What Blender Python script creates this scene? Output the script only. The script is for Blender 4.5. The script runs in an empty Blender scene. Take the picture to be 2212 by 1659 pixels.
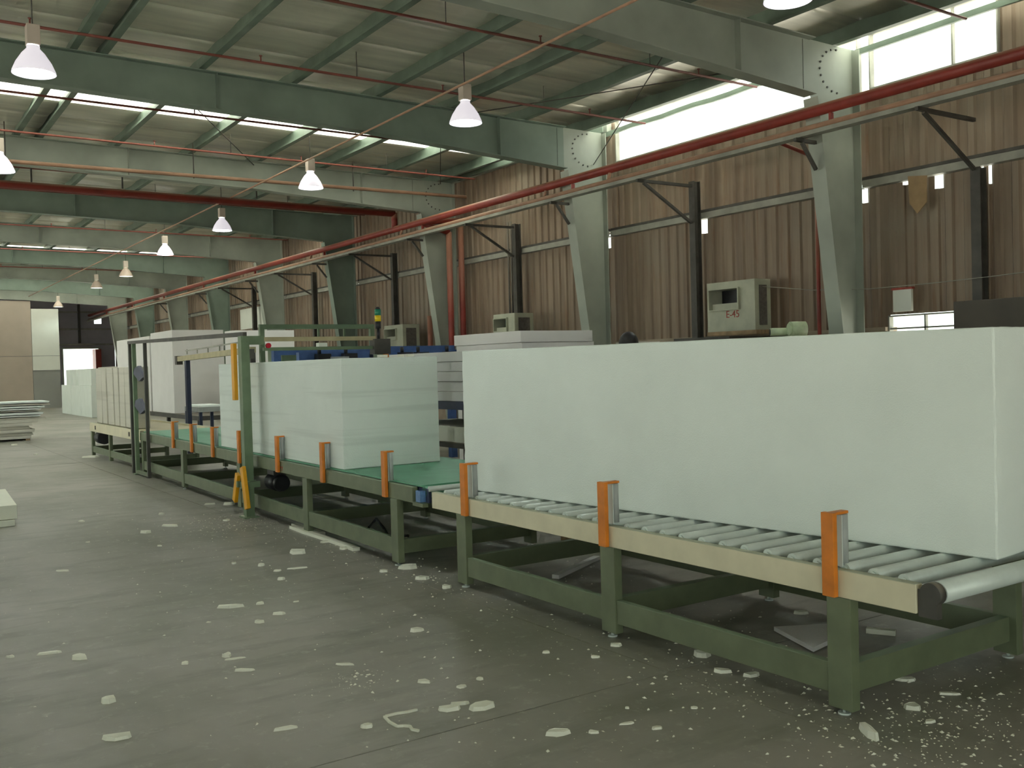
import bpy, bmesh, math, random
from mathutils import Vector, Matrix
random.seed(7)
sc = bpy.context.scene
COL = sc.collection
PI = math.pi

# ---------------------------------------------------------------- camera
IMG_W, IMG_H, FPX = 2212, 1659, 2119.1
YAW, PITCH, ROLL = math.radians(33.82), math.radians(-1.212), math.radians(-1.596)
CAM = Vector((0, 0, 1.7))
_f = Vector((math.sin(YAW)*math.cos(PITCH), math.cos(YAW)*math.cos(PITCH), math.sin(PITCH)))
_r = Vector((math.cos(YAW), -math.sin(YAW), 0))
_u = _r.cross(_f)
CR = _r*math.cos(ROLL) + _u*math.sin(ROLL)
CU = -_r*math.sin(ROLL) + _u*math.cos(ROLL)
CF = _f
cd = bpy.data.cameras.new('camera')
cam = bpy.data.objects.new('camera', cd)
COL.objects.link(cam)
cam.matrix_world = Matrix(((CR.x, CU.x, -CF.x, CAM.x), (CR.y, CU.y, -CF.y, CAM.y), (CR.z, CU.z, -CF.z, CAM.z), (0, 0, 0, 1)))
cd.sensor_width = 36.0
cd.lens = FPX/IMG_W*36.0
cd.clip_start = 0.05
cd.clip_end = 400
sc.camera = cam

# ---------------------------------------------------------------- sky, sun, exposure
SKY, SUN, EXPOSURE = 1.5, 16.0, 0.62
LAMP_W = 120.0
w = bpy.data.worlds.new('overcast_sky')
sc.world = w
w.use_nodes = True
bg = w.node_tree.nodes['Background']
bg.inputs[0].default_value = (0.88, 1.0, 0.91, 1)
bg.inputs[1].default_value = SKY
sd = bpy.data.lights.new('sun', 'SUN')
sd.energy = SUN
sd.angle = math.radians(3)
sd.color = (1.0, 0.98, 0.92)
sun = bpy.data.objects.new('sun', sd)
COL.objects.link(sun)
sun.location = (20, -10, 40)
sun.rotation_euler = (Vector((0.15, 0.30, -1))).to_track_quat('-Z', 'Y').to_euler()
vs = sc.view_settings
vs.view_transform = 'Standard'
vs.look = 'None'
vs.exposure = EXPOSURE
vs.gamma = 1
vs.use_curve_mapping = False
sc.cycles.max_bounces = 5
sc.cycles.diffuse_bounces = 4
sc.cycles.glossy_bounces = 2
sc.cycles.use_adaptive_sampling = True
sc.cycles.adaptive_threshold = .1
sc.cycles.adaptive_min_samples = 16
sc.cycles.sample_clamp_indirect = 6
sc.cycles.use_denoising = True

# ---------------------------------------------------------------- materials
def _new(name):
    m = bpy.data.materials.new(name)
    m.use_nodes = True
    nt = m.node_tree
    return m, nt, nt.nodes['Principled BSDF']

def mix_rgb(nt, fac, a, b):
    n = nt.nodes.new('ShaderNodeMix')
    n.data_type = 'RGBA'
    for sock, val in ((n.inputs[0], fac), (n.inputs[6], a), (n.inputs[7], b)):
        if hasattr(val, 'links'):
            nt.links.new(val, sock)
        else:
            sock.default_value = (*val, 1) if isinstance(val, tuple) else val
    return n.outputs[2]

def noise(nt, scale, detail=3, rough=.55, stretch=(1, 1, 1)):
    g = nt.nodes.new('ShaderNodeNewGeometry')
    mp = nt.nodes.new('ShaderNodeMapping')
    mp.inputs['Scale'].default_value = stretch
    nt.links.new(g.outputs['Position'], mp.inputs[0])
    n = nt.nodes.new('ShaderNodeTexNoise')
    n.inputs['Scale'].default_value = scale
    n.inputs['Detail'].default_value = detail
    n.inputs['Roughness'].default_value = rough
    nt.links.new(mp.outputs[0], n.inputs['Vector'])
    return n.outputs['Fac']

def ramp(nt, sock, lo, hi):
    r = nt.nodes.new('ShaderNodeMapRange')
    r.inputs[1].default_value = lo
    r.inputs[2].default_value = hi
    nt.links.new(sock, r.inputs[0])
    return r.outputs[0]

def bump(nt, p, sock, strength, dist):
    b = nt.nodes.new('ShaderNodeBump')
    b.inputs['Strength'].default_value = strength
    b.inputs['Distance'].default_value = dist
    nt.links.new(sock, b.inputs['Height'])
    nt.links.new(b.outputs[0], p.inputs['Normal'])

def mat(name, c, rough=.55, metal=0.0, var=.25, scale=4.0, dust=None, stretch=(1, 1, 1), bmp=0):
    """painted / plain surface with a little dirt variation; dust = colour that settles on upward faces"""
    m, nt, p = _new(name)
    n = noise(nt, scale, stretch=stretch)
    dark = tuple(x*(1-var) for x in c)
    lite = tuple(min(1, x*(1+var*.6)) for x in c)
    col = mix_rgb(nt, ramp(nt, n, .3, .7), dark, lite)
    if dust:
        g = nt.nodes.new('ShaderNodeNewGeometry')
        s = nt.nodes.new('ShaderNodeSeparateXYZ')
        nt.links.new(g.outputs['Normal'], s.inputs[0])
        col = mix_rgb(nt, ramp(nt, s.outputs[2], .15, .9), col, dust)
    nt.links.new(col, p.inputs['Base Color'])
    p.inputs['Roughness'].default_value = rough
    p.inputs['Metallic'].default_value = metal
    if bmp:
        bump(nt, p, noise(nt, scale*6), bmp, .01)
    return m

def foam_mat(name, c, lines=False):
    m, nt, p = _new(name)
    g = nt.nodes.new('ShaderNodeNewGeometry')
    v = nt.nodes.new('ShaderNodeTexVoronoi')
    v.inputs['Scale'].default_value = 130
    nt.links.new(g.outputs['Position'], v.inputs['Vector'])
    n = noise(nt, 2.2, 4)
    col = mix_rgb(nt, ramp(nt, n, .3, .75), tuple(x*.93 for x in c), c)
    if lines:
        n2 = noise(nt, 1.0, 4, .6, (.25, .25, 9))
        col = mix_rgb(nt, ramp(nt, n2, .52, .62), col, tuple(x*.86 for x in c))
    nt.links.new(col, p.inputs['Base Color'])
    p.inputs['Roughness'].default_value = .75
    p.inputs['Specular IOR Level'].default_value = .25
    bump(nt, p, v.outputs['Distance'], .25, .004)
    return m

def concrete_mat():
    m, nt, p = _new('concrete_floor')
    a = noise(nt, .35, 5, .6)
    b = noise(nt, .55, 6, .62, (1, .55, 1))
    c = noise(nt, 9, 5, .75)
    e = noise(nt, 2.2, 4, .6, (.5, 1.6, 1))
    col = mix_rgb(nt, ramp(nt, a, .3, .7), (.24, .23, .19), (.38, .355, .315))
    col = mix_rgb(nt, ramp(nt, e, .50, .72), col, (.185, .185, .145))
    col = mix_rgb(nt, ramp(nt, b, .42, .68), col, (.165, .168, .125))
    col = mix_rgb(nt, ramp(nt, c, .56, .78), col, (.40, .385, .33))
    nt.links.new(col, p.inputs['Base Color'])
    p.inputs['Roughness'].default_value = .42
    p.inputs['Specular IOR Level'].default_value = .45
    bump(nt, p, c, .12, .004)
    return m

def cladding_mat():
    m, nt, p = _new('ribbed_cladding')
    s = noise(nt, 3.2, 5, .65, (1, 1.6, .1))
    d = noise(nt, 9, 4, .7, (1, 1, .06))
    big = noise(nt, .5, 3)
    col = mix_rgb(nt, ramp(nt, s, .3, .7), (.19, .135, .092), (.345, .26, .185))
    col = mix_rgb(nt, ramp(nt, d, .55, .8), col, (.22, .115, .055))
    col = mix_rgb(nt, ramp(nt, big, .5, .8), col, (.29, .25, .195))
    nt.links.new(col, p.inputs['Base Color'])
    p.inputs['Roughness'].default_value = .55
    return m

def translucent_mat(name, c):
    m = bpy.data.materials.new(name)
    m.use_nodes = True
    nt = m.node_tree
    nt.nodes.clear()
    o = nt.nodes.new('ShaderNodeOutputMaterial')
    t = nt.nodes.new('ShaderNodeBsdfTranslucent')
    d = nt.nodes.new('ShaderNodeBsdfDiffuse')
    x = nt.nodes.new('ShaderNodeMixShader')
    n = noise(nt, 3, 3)
    col = mix_rgb(nt, n, tuple(k*.9 for k in c), c)
    nt.links.new(col, t.inputs[0])
    d.inputs[0].default_value = (*c, 1)
    x.inputs[0].default_value = .15
    nt.links.new(t.outputs[0], x.inputs[1])
    nt.links.new(d.outputs[0], x.inputs[2])
    nt.links.new(x.outputs[0], o.inputs[0])
    return m

def emit_mat(name, c, s):
    m, nt, p = _new(name)
    p.inputs['Base Color'].default_value = (*c, 1)
    p.inputs['Emission Color'].default_value = (*c, 1)
    p.inputs['Emission Strength'].default_value = s
    return m

TAN = (.42, .33, .23)
M = dict(
    concrete=concrete_mat(), cladding=cladding_mat(),
    ground=mat('sunlit_yard', (.55, .53, .47), .9, var=.15, scale=.6),
    dado=mat('dado_block_wall', (.38, .31, .23), .85, var=.25, scale=2.5, bmp=.2),
    insul=mat('roof_insulation_facing', (.80, .77, .66), .36, .25, var=.2, scale=1.6, stretch=(.35, 2.2, 1)),
    skylight=translucent_mat('translucent_roof_sheet', (.93, .93, .88)),
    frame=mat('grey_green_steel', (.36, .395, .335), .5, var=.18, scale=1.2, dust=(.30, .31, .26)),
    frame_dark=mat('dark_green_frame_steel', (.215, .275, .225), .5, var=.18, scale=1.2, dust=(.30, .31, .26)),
    purlin=mat('dark_green_purlin', (.17, .225, .175), .5, var=.25, scale=2),
    girt=mat('girt_steel', (.33, .33, .28), .55, var=.25, scale=3, dust=(.40, .37, .30)),
    darksteel=mat('dark_brown_steel', (.075, .07, .06), .6, var=.3, scale=5, dust=(.20, .17, .13)),
    redpipe=mat('red_pipe_paint', (.27, .038, .028), .45, var=.25, scale=3, dust=(.50, .30, .20)),
    tanpipe=mat('dusty_tan_pipe', (.40, .23, .15), .5, var=.25, scale=3, dust=(.55, .40, .28)),
    thinred=mat('sprinkler_pipe_paint', (.26, .075, .055), .5, var=.2, scale=3),
    olive=mat('olive_green_paint', (.145, .17, .098), .45, var=.16, scale=6, dust=(.20, .26, .165)),
    gategreen=mat('gate_green_paint', (.15, .215, .125), .45, var=.15, scale=6, dust=(.22, .28, .17)),
    cream=mat('cream_paint', (.70, .64, .46), .5, var=.08, scale=5, dust=(.40, .42, .30)),
    orange=mat('orange_paint', (.68, .20, .012), .45, var=.2, scale=9),
    yellow=mat('yellow_orange_paint', (.80, .37, .006), .45, var=.12, scale=7),
    roller=mat('zinc_roller', (.62, .68, .64), .42, .1, var=.1, scale=7),
    grey=mat('grey_plastic', (.36, .38, .37), .5, var=.12, scale=10),
    belt=mat('green_belt', (.12, .33, .205), .5, var=.14, scale=4),
    black=mat('black_enamel', (.018, .018, .022), .4, var=.3, scale=12),
    navy=mat('navy_paint', (.035, .045, .09), .45, var=.2, scale=8),
    blue=mat('blue_paint', (.06, .12, .30), .45, var=.25, scale=6),
    blue_light=mat('light_blue_box', (.12, .25, .50), .45, var=.3, scale=20),
    tanbeam=mat('tan_beam_paint', (.42, .37, .22), .5, var=.15, scale=6),
    green_lens=mat('green_lens', (.02, .22, .13), .25, var=.05),
    yellow_lens=mat('yellow_lens', (.85, .62, .02), .25, var=.05),
    red=mat('red_button', (.45, .01, .03), .35, var=.05),
    foam=foam_mat('foam_white', (.80, .86, .815)),
    foam_cut=foam_mat('foam_cut_face', (.76, .815, .77), True),
    foam_old=foam_mat('foam_dusty', (.60, .575, .50), True),
    foam_pile=foam_mat('foam_pile_dusty', (.66, .63, .55), True),
    foam_warm=foam_mat('foam_warm', (.80, .78, .76)),
    scrap=foam_mat('foam_scrap', (.80, .80, .68)),
    cooler=mat('cooler_cream_panel', (.46, .47, .36), .55, var=.14, scale=4),
    cooler_dark=mat('cooler_pad', (.13, .115, .10), .8, var=.3, scale=18),
    lamp_shell=emit_mat('lamp_acrylic_refractor', (.70, .66, .72), .55),
    lamp_shell_dim=mat('lamp_acrylic_dull', (.55, .44, .36), .35, .0, var=.1),
    lamp_box=mat('lamp_gear_box', (.55, .47, .40), .5, var=.12),
    bulb=emit_mat('mercury_bulb', (.93, .97, 1.0), 18),
    bulb_dim=emit_mat('mercury_bulb_dim', (.85, 1.0, .92), 2.2),
    pale=mat('pale_green_enamel', (.52, .62, .40), .4, var=.12, scale=14),
    card=mat('brown_card', (.34, .23, .12), .8, var=.15, scale=7),
    brownboard=mat('dark_brown_board', (.055, .045, .032), .6, var=.2, scale=3),
    beige_wall=mat('beige_partition', (.47, .40, .33), .8, var=.08, scale=1),
    end_wall=mat('hazed_violet_end_wall', (.42, .40, .46), .7, var=.12, scale=1.2),  # paler than the wall itself: glare haze put into the colour
    white_panel=mat('white_panel', (.78, .80, .72), .7, var=.05, scale=1),
    grey_panel=mat('grey_panel', (.33, .335, .31), .8, var=.06, scale=1),
    wood=mat('bare_wood', (.36, .25, .14), .75, var=.3, scale=6, stretch=(8, 1, 1)),
    skin=mat('skin', (.36, .20, .13), .5, var=.06),
    hair=mat('black_hair', (.012, .010, .010), .5, var=.3, scale=60),
    shirt=mat('grey_work_shirt', (.16, .18, .21), .8, var=.1, scale=12),
    trousers=mat('dark_trousers', (.05, .05, .06), .85, var=.1, scale=12),
    bolt=mat('bolt_steel', (.10, .10, .09), .5, .4, var=.2, scale=20),
    redink=mat('red_paint_marks', (.38, .06, .04), .6, var=.2, scale=20),
)

# ---------------------------------------------------------------- geometry helpers
ORIGIN = {}

class MB:
    """collects boxes, bars, tubes; build() links them as ONE mesh object"""
    def __init__(s):
        s.v, s.f, s.sm = [], [], []
    def add(s, vs_, fs_, smooth=False):
        n = len(s.v)
        s.v += [Vector(p) for p in vs_]
        s.f += [tuple(i+n for i in q) for q in fs_]
        s.sm += [smooth]*len(fs_)
        return s
    def box(s, x0, x1, y0, y1, z0, z1):
        return s.add([(x0, y0, z0), (x1, y0, z0), (x1, y1, z0), (x0, y1, z0), (x0, y0, z1), (x1, y0, z1), (x1, y1, z1), (x0, y1, z1)],
                     [(0, 3, 2, 1), (4, 5, 6, 7), (0, 1, 5, 4), (1, 2, 6, 5), (2, 3, 7, 6), (3, 0, 4, 7)])
    def bar(s, p, q, wd, ht, up=(0, 0, 1)):
        p, q = Vector(p), Vector(q)
        d = (q-p).normalized()
        a = d.cross(Vector(up))
        if a.length < 1e-4:
            a = d.cross(Vector((1, 0, 0)))
        a.normalize()
        b = a.cross(d)
        a, b = a*wd/2, b*ht/2
        return s.add([p-a-b, p+a-b, p+a+b, p-a+b, q-a-b, q+a-b, q+a+b, q-a+b],
                     [(0, 1, 2, 3), (7, 6, 5, 4), (0, 4, 5, 1), (1, 5, 6, 2), (2, 6, 7, 3), (3, 7, 4, 0)])
    def cyl(s, p, q, r, n=12, r2=None):
        p, q = Vector(p), Vector(q)
        r2 = r if r2 is None else r2
        d = (q-p).normalized()
        a = d.orthogonal().normalized()
        b = d.cross(a)
        vs_ = []
        for c, rr in ((p, r), (q, r2)):
            for i in range(n):
                t = 2*PI*i/n
                vs_.append(c + a*math.cos(t)*rr + b*math.sin(t)*rr)
        s.add(vs_, [(i, (i+1) % n, n+(i+1) % n, n+i) for i in range(n)], True)
        k = len(s.v)-2*n
        s.f += [tuple(k+i for i in reversed(range(n))), tuple(k+n+i for i in range(n))]
        s.sm += [False, False]
        return s
    def tube(s, pts, r, n=8):
        for a, b in zip(pts[:-1], pts[1:]):
            s.cyl(a, b, r, n)
        return s
    def lathe(s, prof, c=(0, 0, 0), n=24):
        c = Vector(c)
        vs_ = [c+Vector((r*math.cos(2*PI*i/n), r*math.sin(2*PI*i/n), z)) for r, z in prof for i in range(n)]
        fs_ = [(k*n+i, k*n+(i+1) % n, (k+1)*n+(i+1) % n, (k+1)*n+i) for k in range(len(prof)-1) for i in range(n)]
        return s.add(vs_, fs_, True)
    def prism(s, poly, axis, a, b):
        """poly: 2-D points; axis 'y' -> (x,z) polygon extruded from y=a to y=b; 'x' -> (y,z); 'z' -> (x,y)"""
        def P(u, v, t):
            return {'y': (u, t, v), 'x': (t, u, v), 'z': (u, v, t)}[axis]
        n = len(poly)
        vs_ = [P(u, v, a) for u, v in poly]+[P(u, v, b) for u, v in poly]
        fs_ = [(i, (i+1) % n, n+(i+1) % n, n+i) for i in range(n)]
        fs_ += [tuple(reversed(range(n))), tuple(range(n, 2*n))]
        return s.add(vs_, fs_)
    def mesh(s, name, m, origin=(0, 0, 0), bev=0):
        me = bpy.data.meshes.new(name)
        o = Vector(origin)
        me.from_pydata([tuple(p-o) for p in s.v], [], s.f)
        me.polygons.foreach_set('use_smooth', s.sm)
        bm = bmesh.new()
        bm.from_mesh(me)
        bmesh.ops.recalc_face_normals(bm, faces=bm.faces)
        if bev:
            bmesh.ops.bevel(bm, geom=bm.edges[:], offset=bev, segments=2, affect='EDGES', profile=.5, clamp_overlap=True)
        bm.to_mesh(me)
        bm.free()
        me.materials.append(M[m] if isinstance(m, str) else m)
        me.update()
        return me
    def build(s, name, m, parent=None, bev=0, origin=None):
        if origin is None:
            origin = ORIGIN.get(parent.name, (0, 0, 0)) if parent else (0, 0, 0)
        o = bpy.data.objects.new(name, s.mesh(name, m, origin, bev))
        COL.objects.link(o)
        if parent:
            o.parent = parent
            ORIGIN[o.name] = origin
        else:
            o.location = origin
            ORIGIN[o.name] = origin
        return o

def tag(o, label=None, cat=None, group=None, kind=None):
    if label: o['label'] = label
    if cat: o['category'] = cat
    if group: o['group'] = group
    if kind: o['kind'] = kind
    return o

def thing(name, label, cat, loc=(0, 0, 0), group=None, rotz=0, local=False, kind=None):
    """Empty at the thing's base. local=False: parts are authored in world coordinates"""
    o = bpy.data.objects.new(name, None)
    COL.objects.link(o)
    o.location = loc
    o.rotation_euler = (0, 0, rotz)
    o.empty_display_size = .2
    ORIGIN[o.name] = (0, 0, 0) if local else tuple(loc)
    return tag(o, label, cat, group, kind)

def instance(name, me, parent=None, loc=(0, 0, 0), rotz=0):
    o = bpy.data.objects.new(name, me)
    COL.objects.link(o)
    o.location = loc
    o.rotation_euler = (0, 0, rotz)
    if parent:
        o.parent = parent
    return o

# ================================================================ SETTING
YEND, YBACK, XL, XW = 62.0, -6.0, -17.0, 13.0
FY = [9.5+6*k for k in range(-2, 9)]          # portal frame lines
def ztop(x):
    """underside of purlins = top of the rafters"""
    return 6.31 + .0135*(12.7-(x if x >= -2 else -4-x))

g = MB().box(-120, 120, -80, 180, -.35, -.06)
tag(g.build('ground', 'ground'), kind='structure')

fl = thing('floor', None, None, kind='structure')
xj = [XL, -13.4, -4.9, 3.62, XW+.2]
yj = [YBACK, -4.35, 3.95, 12.25, 20.55, 28.85, 37.15, 45.45, 53.75, YEND+.4]
for i in range(len(xj)-1):
    for j in range(len(yj)-1):
        dz = random.uniform(-.0015, .0015)
        MB().box(xj[i]+.004, xj[i+1]-.004, yj[j]+.004, yj[j+1]-.004, -.058, dz if dz < 0 else 0).build('slab', 'concrete', fl)
MB().box(XL+.01, XW+.19, YBACK+.01, YEND+.39, -.0599, -.012).build('joint_filler', 'darksteel', fl)

# ---- right wall: dado blockwork, ribbed cladding sheets, girts, wind posts
wr = thing('wall_right', None, None, kind='structure')
def dado(y0, y1, z1):
    MB().box(12.98, 13.2, y0, y1, 0, z1).build('dado_wall', 'dado', wr)
    MB().box(12.93, 13.22, y0, y1, z1, z1+.06).build('dado_coping', 'dado', wr)
LOWWIN = (7.95, 9.15)
dado(YBACK, LOWWIN[0], 2.03); dado(LOWWIN[0], LOWWIN[1], 1.2); dado(LOWWIN[1], YEND+.3, 2.03)

def ribbed(width, pitch=.25, depth=.035):
    pts = []
    n = max(1, round(width/pitch))
    p = width/n
    for i in range(n):
        a = i*p
        pts += [(a, 0), (a+p*.42, 0), (a+p*.52, -depth), (a+p*.86, -depth), (a+p*.96, 0)]
    pts.append((width, 0))
    return pts
_clad = {}
def clad(y0, y1, z0, z1):
    key = (round(y1-y0, 3), round(z1-z0, 3))
    if key not in _clad:
        pts = ribbed(key[0])
        n = len(pts)
        mb = MB()
        t = .006
        vs_ = [(x, y, z) for z in (0, key[1]) for y, x in pts] + [(x+t, y, z) for z in (0, key[1]) for y, x in pts]
        fs_ = []
        for i in range(n-1):
            fs_ += [(i, i+1, n+i+1, n+i), (2*n+i+1, 2*n+i, 3*n+i, 3*n+i+1), (i, 2*n+i, 2*n+i+1, i+1), (n+i, n+i+1, 3*n+i+1, 3*n+i)]
        fs_ += [(0, n, 3*n, 2*n), (n-1, 3*n-1, 4*n-1, 2*n-1)]
        mb.add(vs_, fs_)
        _clad[key] = mb.mesh('cladding_sheet', 'cladding')
    instance('cladding_sheet', _clad[key], wr, (13.06, y0, z0))
GIRT_Z = 4.28
holes = [(8.24, .14, .24), (8.80, .10, .10), (9.50, .17, .26), (12.92, .16, .30), (15.68, .14, .26), (7.52, .05, .3), (7.62, .05, .2)]
def row(y0, y1, z0, z1, cuts):
    y = y0
    edges = sorted(cuts)
    while y < y1-1e-6:
        nxt = min(y1, y+1.0)
        for h in edges:
            if h[0] > y+1e-6 and h[0] < nxt: nxt = h[0]
        hit = [h for h in edges if abs(h[0]-y) < 1e-6]
        if hit:
            nxt = y+hit[0][1]
            clad(y, nxt, z0, z1-hit[0][2])
        else:
            clad(y, nxt, z0, z1)
        y = nxt
row(YBACK, LOWWIN[0], 2.09, GIRT_Z, holes)
row(LOWWIN[0], LOWWIN[1], 2.27, GIRT_Z, [h for h in holes if LOWWIN[0] < h[0] < LOWWIN[1]])
row(LOWWIN[1], YEND, 2.09, GIRT_Z, holes)
row(YBACK, 7.37, GIRT_Z+.02, 6.56, [])
row(7.37, 15.45, GIRT_Z+.02, 5.70, [])
row(15.45, YEND, GIRT_Z+.02, 6.56, [])
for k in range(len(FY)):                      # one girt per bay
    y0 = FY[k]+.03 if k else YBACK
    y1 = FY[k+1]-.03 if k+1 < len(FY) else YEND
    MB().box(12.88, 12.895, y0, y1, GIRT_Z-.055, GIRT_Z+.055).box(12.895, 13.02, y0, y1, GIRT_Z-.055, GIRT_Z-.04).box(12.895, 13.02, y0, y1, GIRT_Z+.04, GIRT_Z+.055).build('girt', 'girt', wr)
    MB().box(12.885, 13.02, y0, y1, GIRT_Z+.06, GIRT_Z+.105).build('girt_shadow_strip', 'darksteel', wr)  # dark strip stands in for the shadow line above the girt
    if not 3 < FY[k] < 14: MB().box(12.90, 13.02, y0, y1, 6.36, 6.56).build('eave_girt', 'frame', wr)
MB().box(12.99, 13.06, 7.37, 15.45, 5.68, 5.71).build('sill_angle', 'darksteel', wr)
for y, zt in ((7.55, 4.18), (12.95, 4.9), (18.72, 4.9), (24.9, 4.9), (30.7, 4.9), (36.6, 4.9)):
    mb = MB().box(12.70, 12.715, y-.07, y+.07, 0, zt).box(12.84, 12.855, y-.07, y+.07, 0, zt).box(12.715, 12.84, y-.006, y+.006, 0, zt)
    mb.build('wind_post', 'darksteel', wr)
MB().box(12.99, 13.015, 36.2, 38.9, 3.35, 4.15).build('white_sheet', 'white_panel', wr)
for y in (19.0, 19.12):
    MB().cyl((12.81, y, .0), (12.81, y, 5.0), .025, 8).build('conduit', 'darksteel', wr)

# ---- windows
def window_unit(name, y0, y1, z0, z1, bars, mtl='girt'):
    o = thing(name, None, None, (13.05, (y0+y1)/2, z0), kind='structure')
    f = .022
    MB().box(13.0, 13.1, y0, y1, z0, z0+f).box(13.0, 13.1, y0, y1, z1-f, z1).box(13.0, 13.1, y0, y0+f, z0+f, z1-f).box(13.0, 13.1, y1-f, y1, z0+f, z1-f).build('window_frame', mtl, o)
    for b in bars:
        MB().box(13.02, 13.08, b-.012, b+.012, z0+f, z1-f).build('glazing_bar', mtl, o)
    return o
window_unit('window_1', 7.37, 9.40, 5.715, 6.57, [8.05])
window_unit('window_2', 9.60, 15.40, 5.715, 6.57, [])
lw = window_unit('window_3', LOWWIN[0], LOWWIN[1], 1.26, 2.26, [8.55])
for z in (2.06, 1.75):
    MB().box(13.02, 13.08, LOWWIN[0], LOWWIN[1], z-.012, z+.012).build('glazing_bar', 'girt', lw)

wk = thing('wall_back_added', None, None, kind='structure')  # unseen wall, added to cut light from behind; its gap lets some in
for x0, x1 in ((XL, -12.0), (4.5, XW)):
    MB().box(x0, x1, YBACK-.15, YBACK-.02, 0, 4.6).build('wall_sheet', 'cladding', wk)
MB().box(XL, XW, YBACK-.15, YBACK-.02, 4.6, 6.6).build('wall_sheet', 'cladding', wk)

wl = thing('wall_left_added', None, None, kind='structure')  # unseen part-wall, added to darken the near end of the hall
MB().box(XL-.15, XL-.03, YBACK, 9.5, 0, 6.4).build('wall_sheet', 'cladding', wl)
MB().box(XL-.15, XL-.03, 9.5, YEND, 5.2, 6.4).build('wall_sheet', 'cladding', wl)

# ---- end wall, partition
we = thing('wall_end', None, None, kind='structure')
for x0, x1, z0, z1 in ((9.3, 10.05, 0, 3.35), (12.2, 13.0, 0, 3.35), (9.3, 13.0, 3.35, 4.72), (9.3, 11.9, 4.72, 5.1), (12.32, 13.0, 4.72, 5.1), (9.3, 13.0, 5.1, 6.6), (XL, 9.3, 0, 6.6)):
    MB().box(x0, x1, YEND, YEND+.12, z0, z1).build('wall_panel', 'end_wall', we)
for z in (3.5, 4.4, 5.4):
    MB().box(9.35, 12.9, YEND-.12, YEND-.02, z-.05, z+.05).build('girt', 'girt', we)
MB().box(11.0, 11.12, YEND-.16, YEND-.02, 3.58, 6.3).build('wind_post', 'darksteel', we)
d1 = thing('door_1', None, None, (11, YEND, 0), kind='structure')
MB().box(10.05, 10.15, YEND-.06, YEND+.14, 0, 3.35).box(12.08, 12.2, YEND-.06, YEND+.14, 0, 3.35).box(10.15, 12.08, YEND-.06, YEND+.14, 3.25, 3.35).build('door_frame', 'frame', d1)
MB().box(11.75, 12.06, YEND-.9, YEND-.02, .02, 3.2).build('door_leaf', 'redpipe', d1)
wp = thing('wall_partition', None, None, kind='structure')
PY = 57.5
for i, x0 in enumerate((-2.0, 1.3, 4.6)):
    for z0, z1 in ((0, 2.78), (2.8, 5.72)):
        MB().box(x0+.005, x0+3.295, PY, PY+.1, z0, z1).build('partition_sheet', 'beige_wall', wp)
MB().box(7.91, 9.24, PY-.03, PY+.1, 2.02, 2.78).build('translucent_sheet', 'white_panel', wp)
MB().box(7.91, 9.24, PY-.03, PY+.1, 2.80, 5.3).build('translucent_sheet', 'white_panel', wp)
MB().box(7.91, 9.24, PY, PY+.1, 0, 2.0).build('lower_sheet', 'grey_panel', wp)

# ---- roof: insulation strips between seams, translucent strips, purlins
ce = thing('ceiling', None, None, kind='structure')
STRIP = 1.15
def roof_strip(x0, x1, mtl, nm):
    n = 8
    xs = [x0+(x1-x0)*i/12 for i in range(13)]
    vs_, fs_ = [], []
    for lay in (0, .05):
        for x in xs:
            for i in range(n+1):
                t = i/n
                sag = -.028*math.sin(PI*t) if mtl == 'insul' else 0
                vs_.append((x, STRIP*t, ztop(x)+.265+sag+lay))
    W_ = n+1
    L_ = W_*len(xs)
    for a in range(len(xs)-1):
        for i in range(n):
            q = a*W_+i
            fs_ += [(q, q+1, q+W_+1, q+W_), (L_+q+W_, L_+q+W_+1, L_+q+1, L_+q)]
    for a in range(len(xs)-1):
        for i in (0, n):
            q = a*W_+i
            fs_.append((q, q+W_, L_+q+W_, L_+q))
    for i in range(n):
        for a in (0, len(xs)-1):
            q = a*W_+i
            fs_.append((q, q+1, L_+q+1, L_+q))
    mb = MB().add(vs_, fs_, True)
    return mb.mesh(nm, mtl)
rs_r, rs_l = roof_strip(-2, 12.42, 'insul', 'roof_strip'), roof_strip(XL, -2, 'insul', 'roof_strip')
re_o, re_t = roof_strip(12.42, 13.25, 'insul', 'eave_strip'), roof_strip(12.42, 13.25, 'skylight', 'eave_skylight')
sk_r, sk_l = roof_strip(-2, 12.42, 'skylight', 'skylight_strip'), roof_strip(XL, -2, 'skylight', 'skylight_strip')
SKY_Y0 = 18.3                                 # first translucent roof strip
y0s = [SKY_Y0+STRIP*(i-21) for i in range(0, 62)]
for yy in y0s:
    if yy < YBACK-1.2 or yy > YEND: continue
    sky = any(abs(yy-(SKY_Y0+STRIP*k)) < .1 for k in (0, 10, 16, 20, 27, 32))  # most far-bay strips are out of sight, added to brighten the far hall
    instance('skylight_strip' if sky else 'roof_strip', sk_r if sky else rs_r, ce, (0, yy, 0))
    instance('skylight_strip' if sky else 'roof_strip', sk_l if sky else rs_l, ce, (0, yy, 0))
    lit = 6.8 < yy < 14.9
    lit = lit or sky
    instance('eave_skylight' if lit else 'eave_strip', re_t if lit else re_o, ce, (0, yy, 0))
PURX = [12.40, 10.85, 9.28, 7.75, 6.22, 4.72, 3.28, 2.86, 1.4, -.1, -1.6, -2.4, -3.9, -5.4, -6.9, -8.4, -9.9, -11.4, -12.9, -14.4, -15.9]
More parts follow.
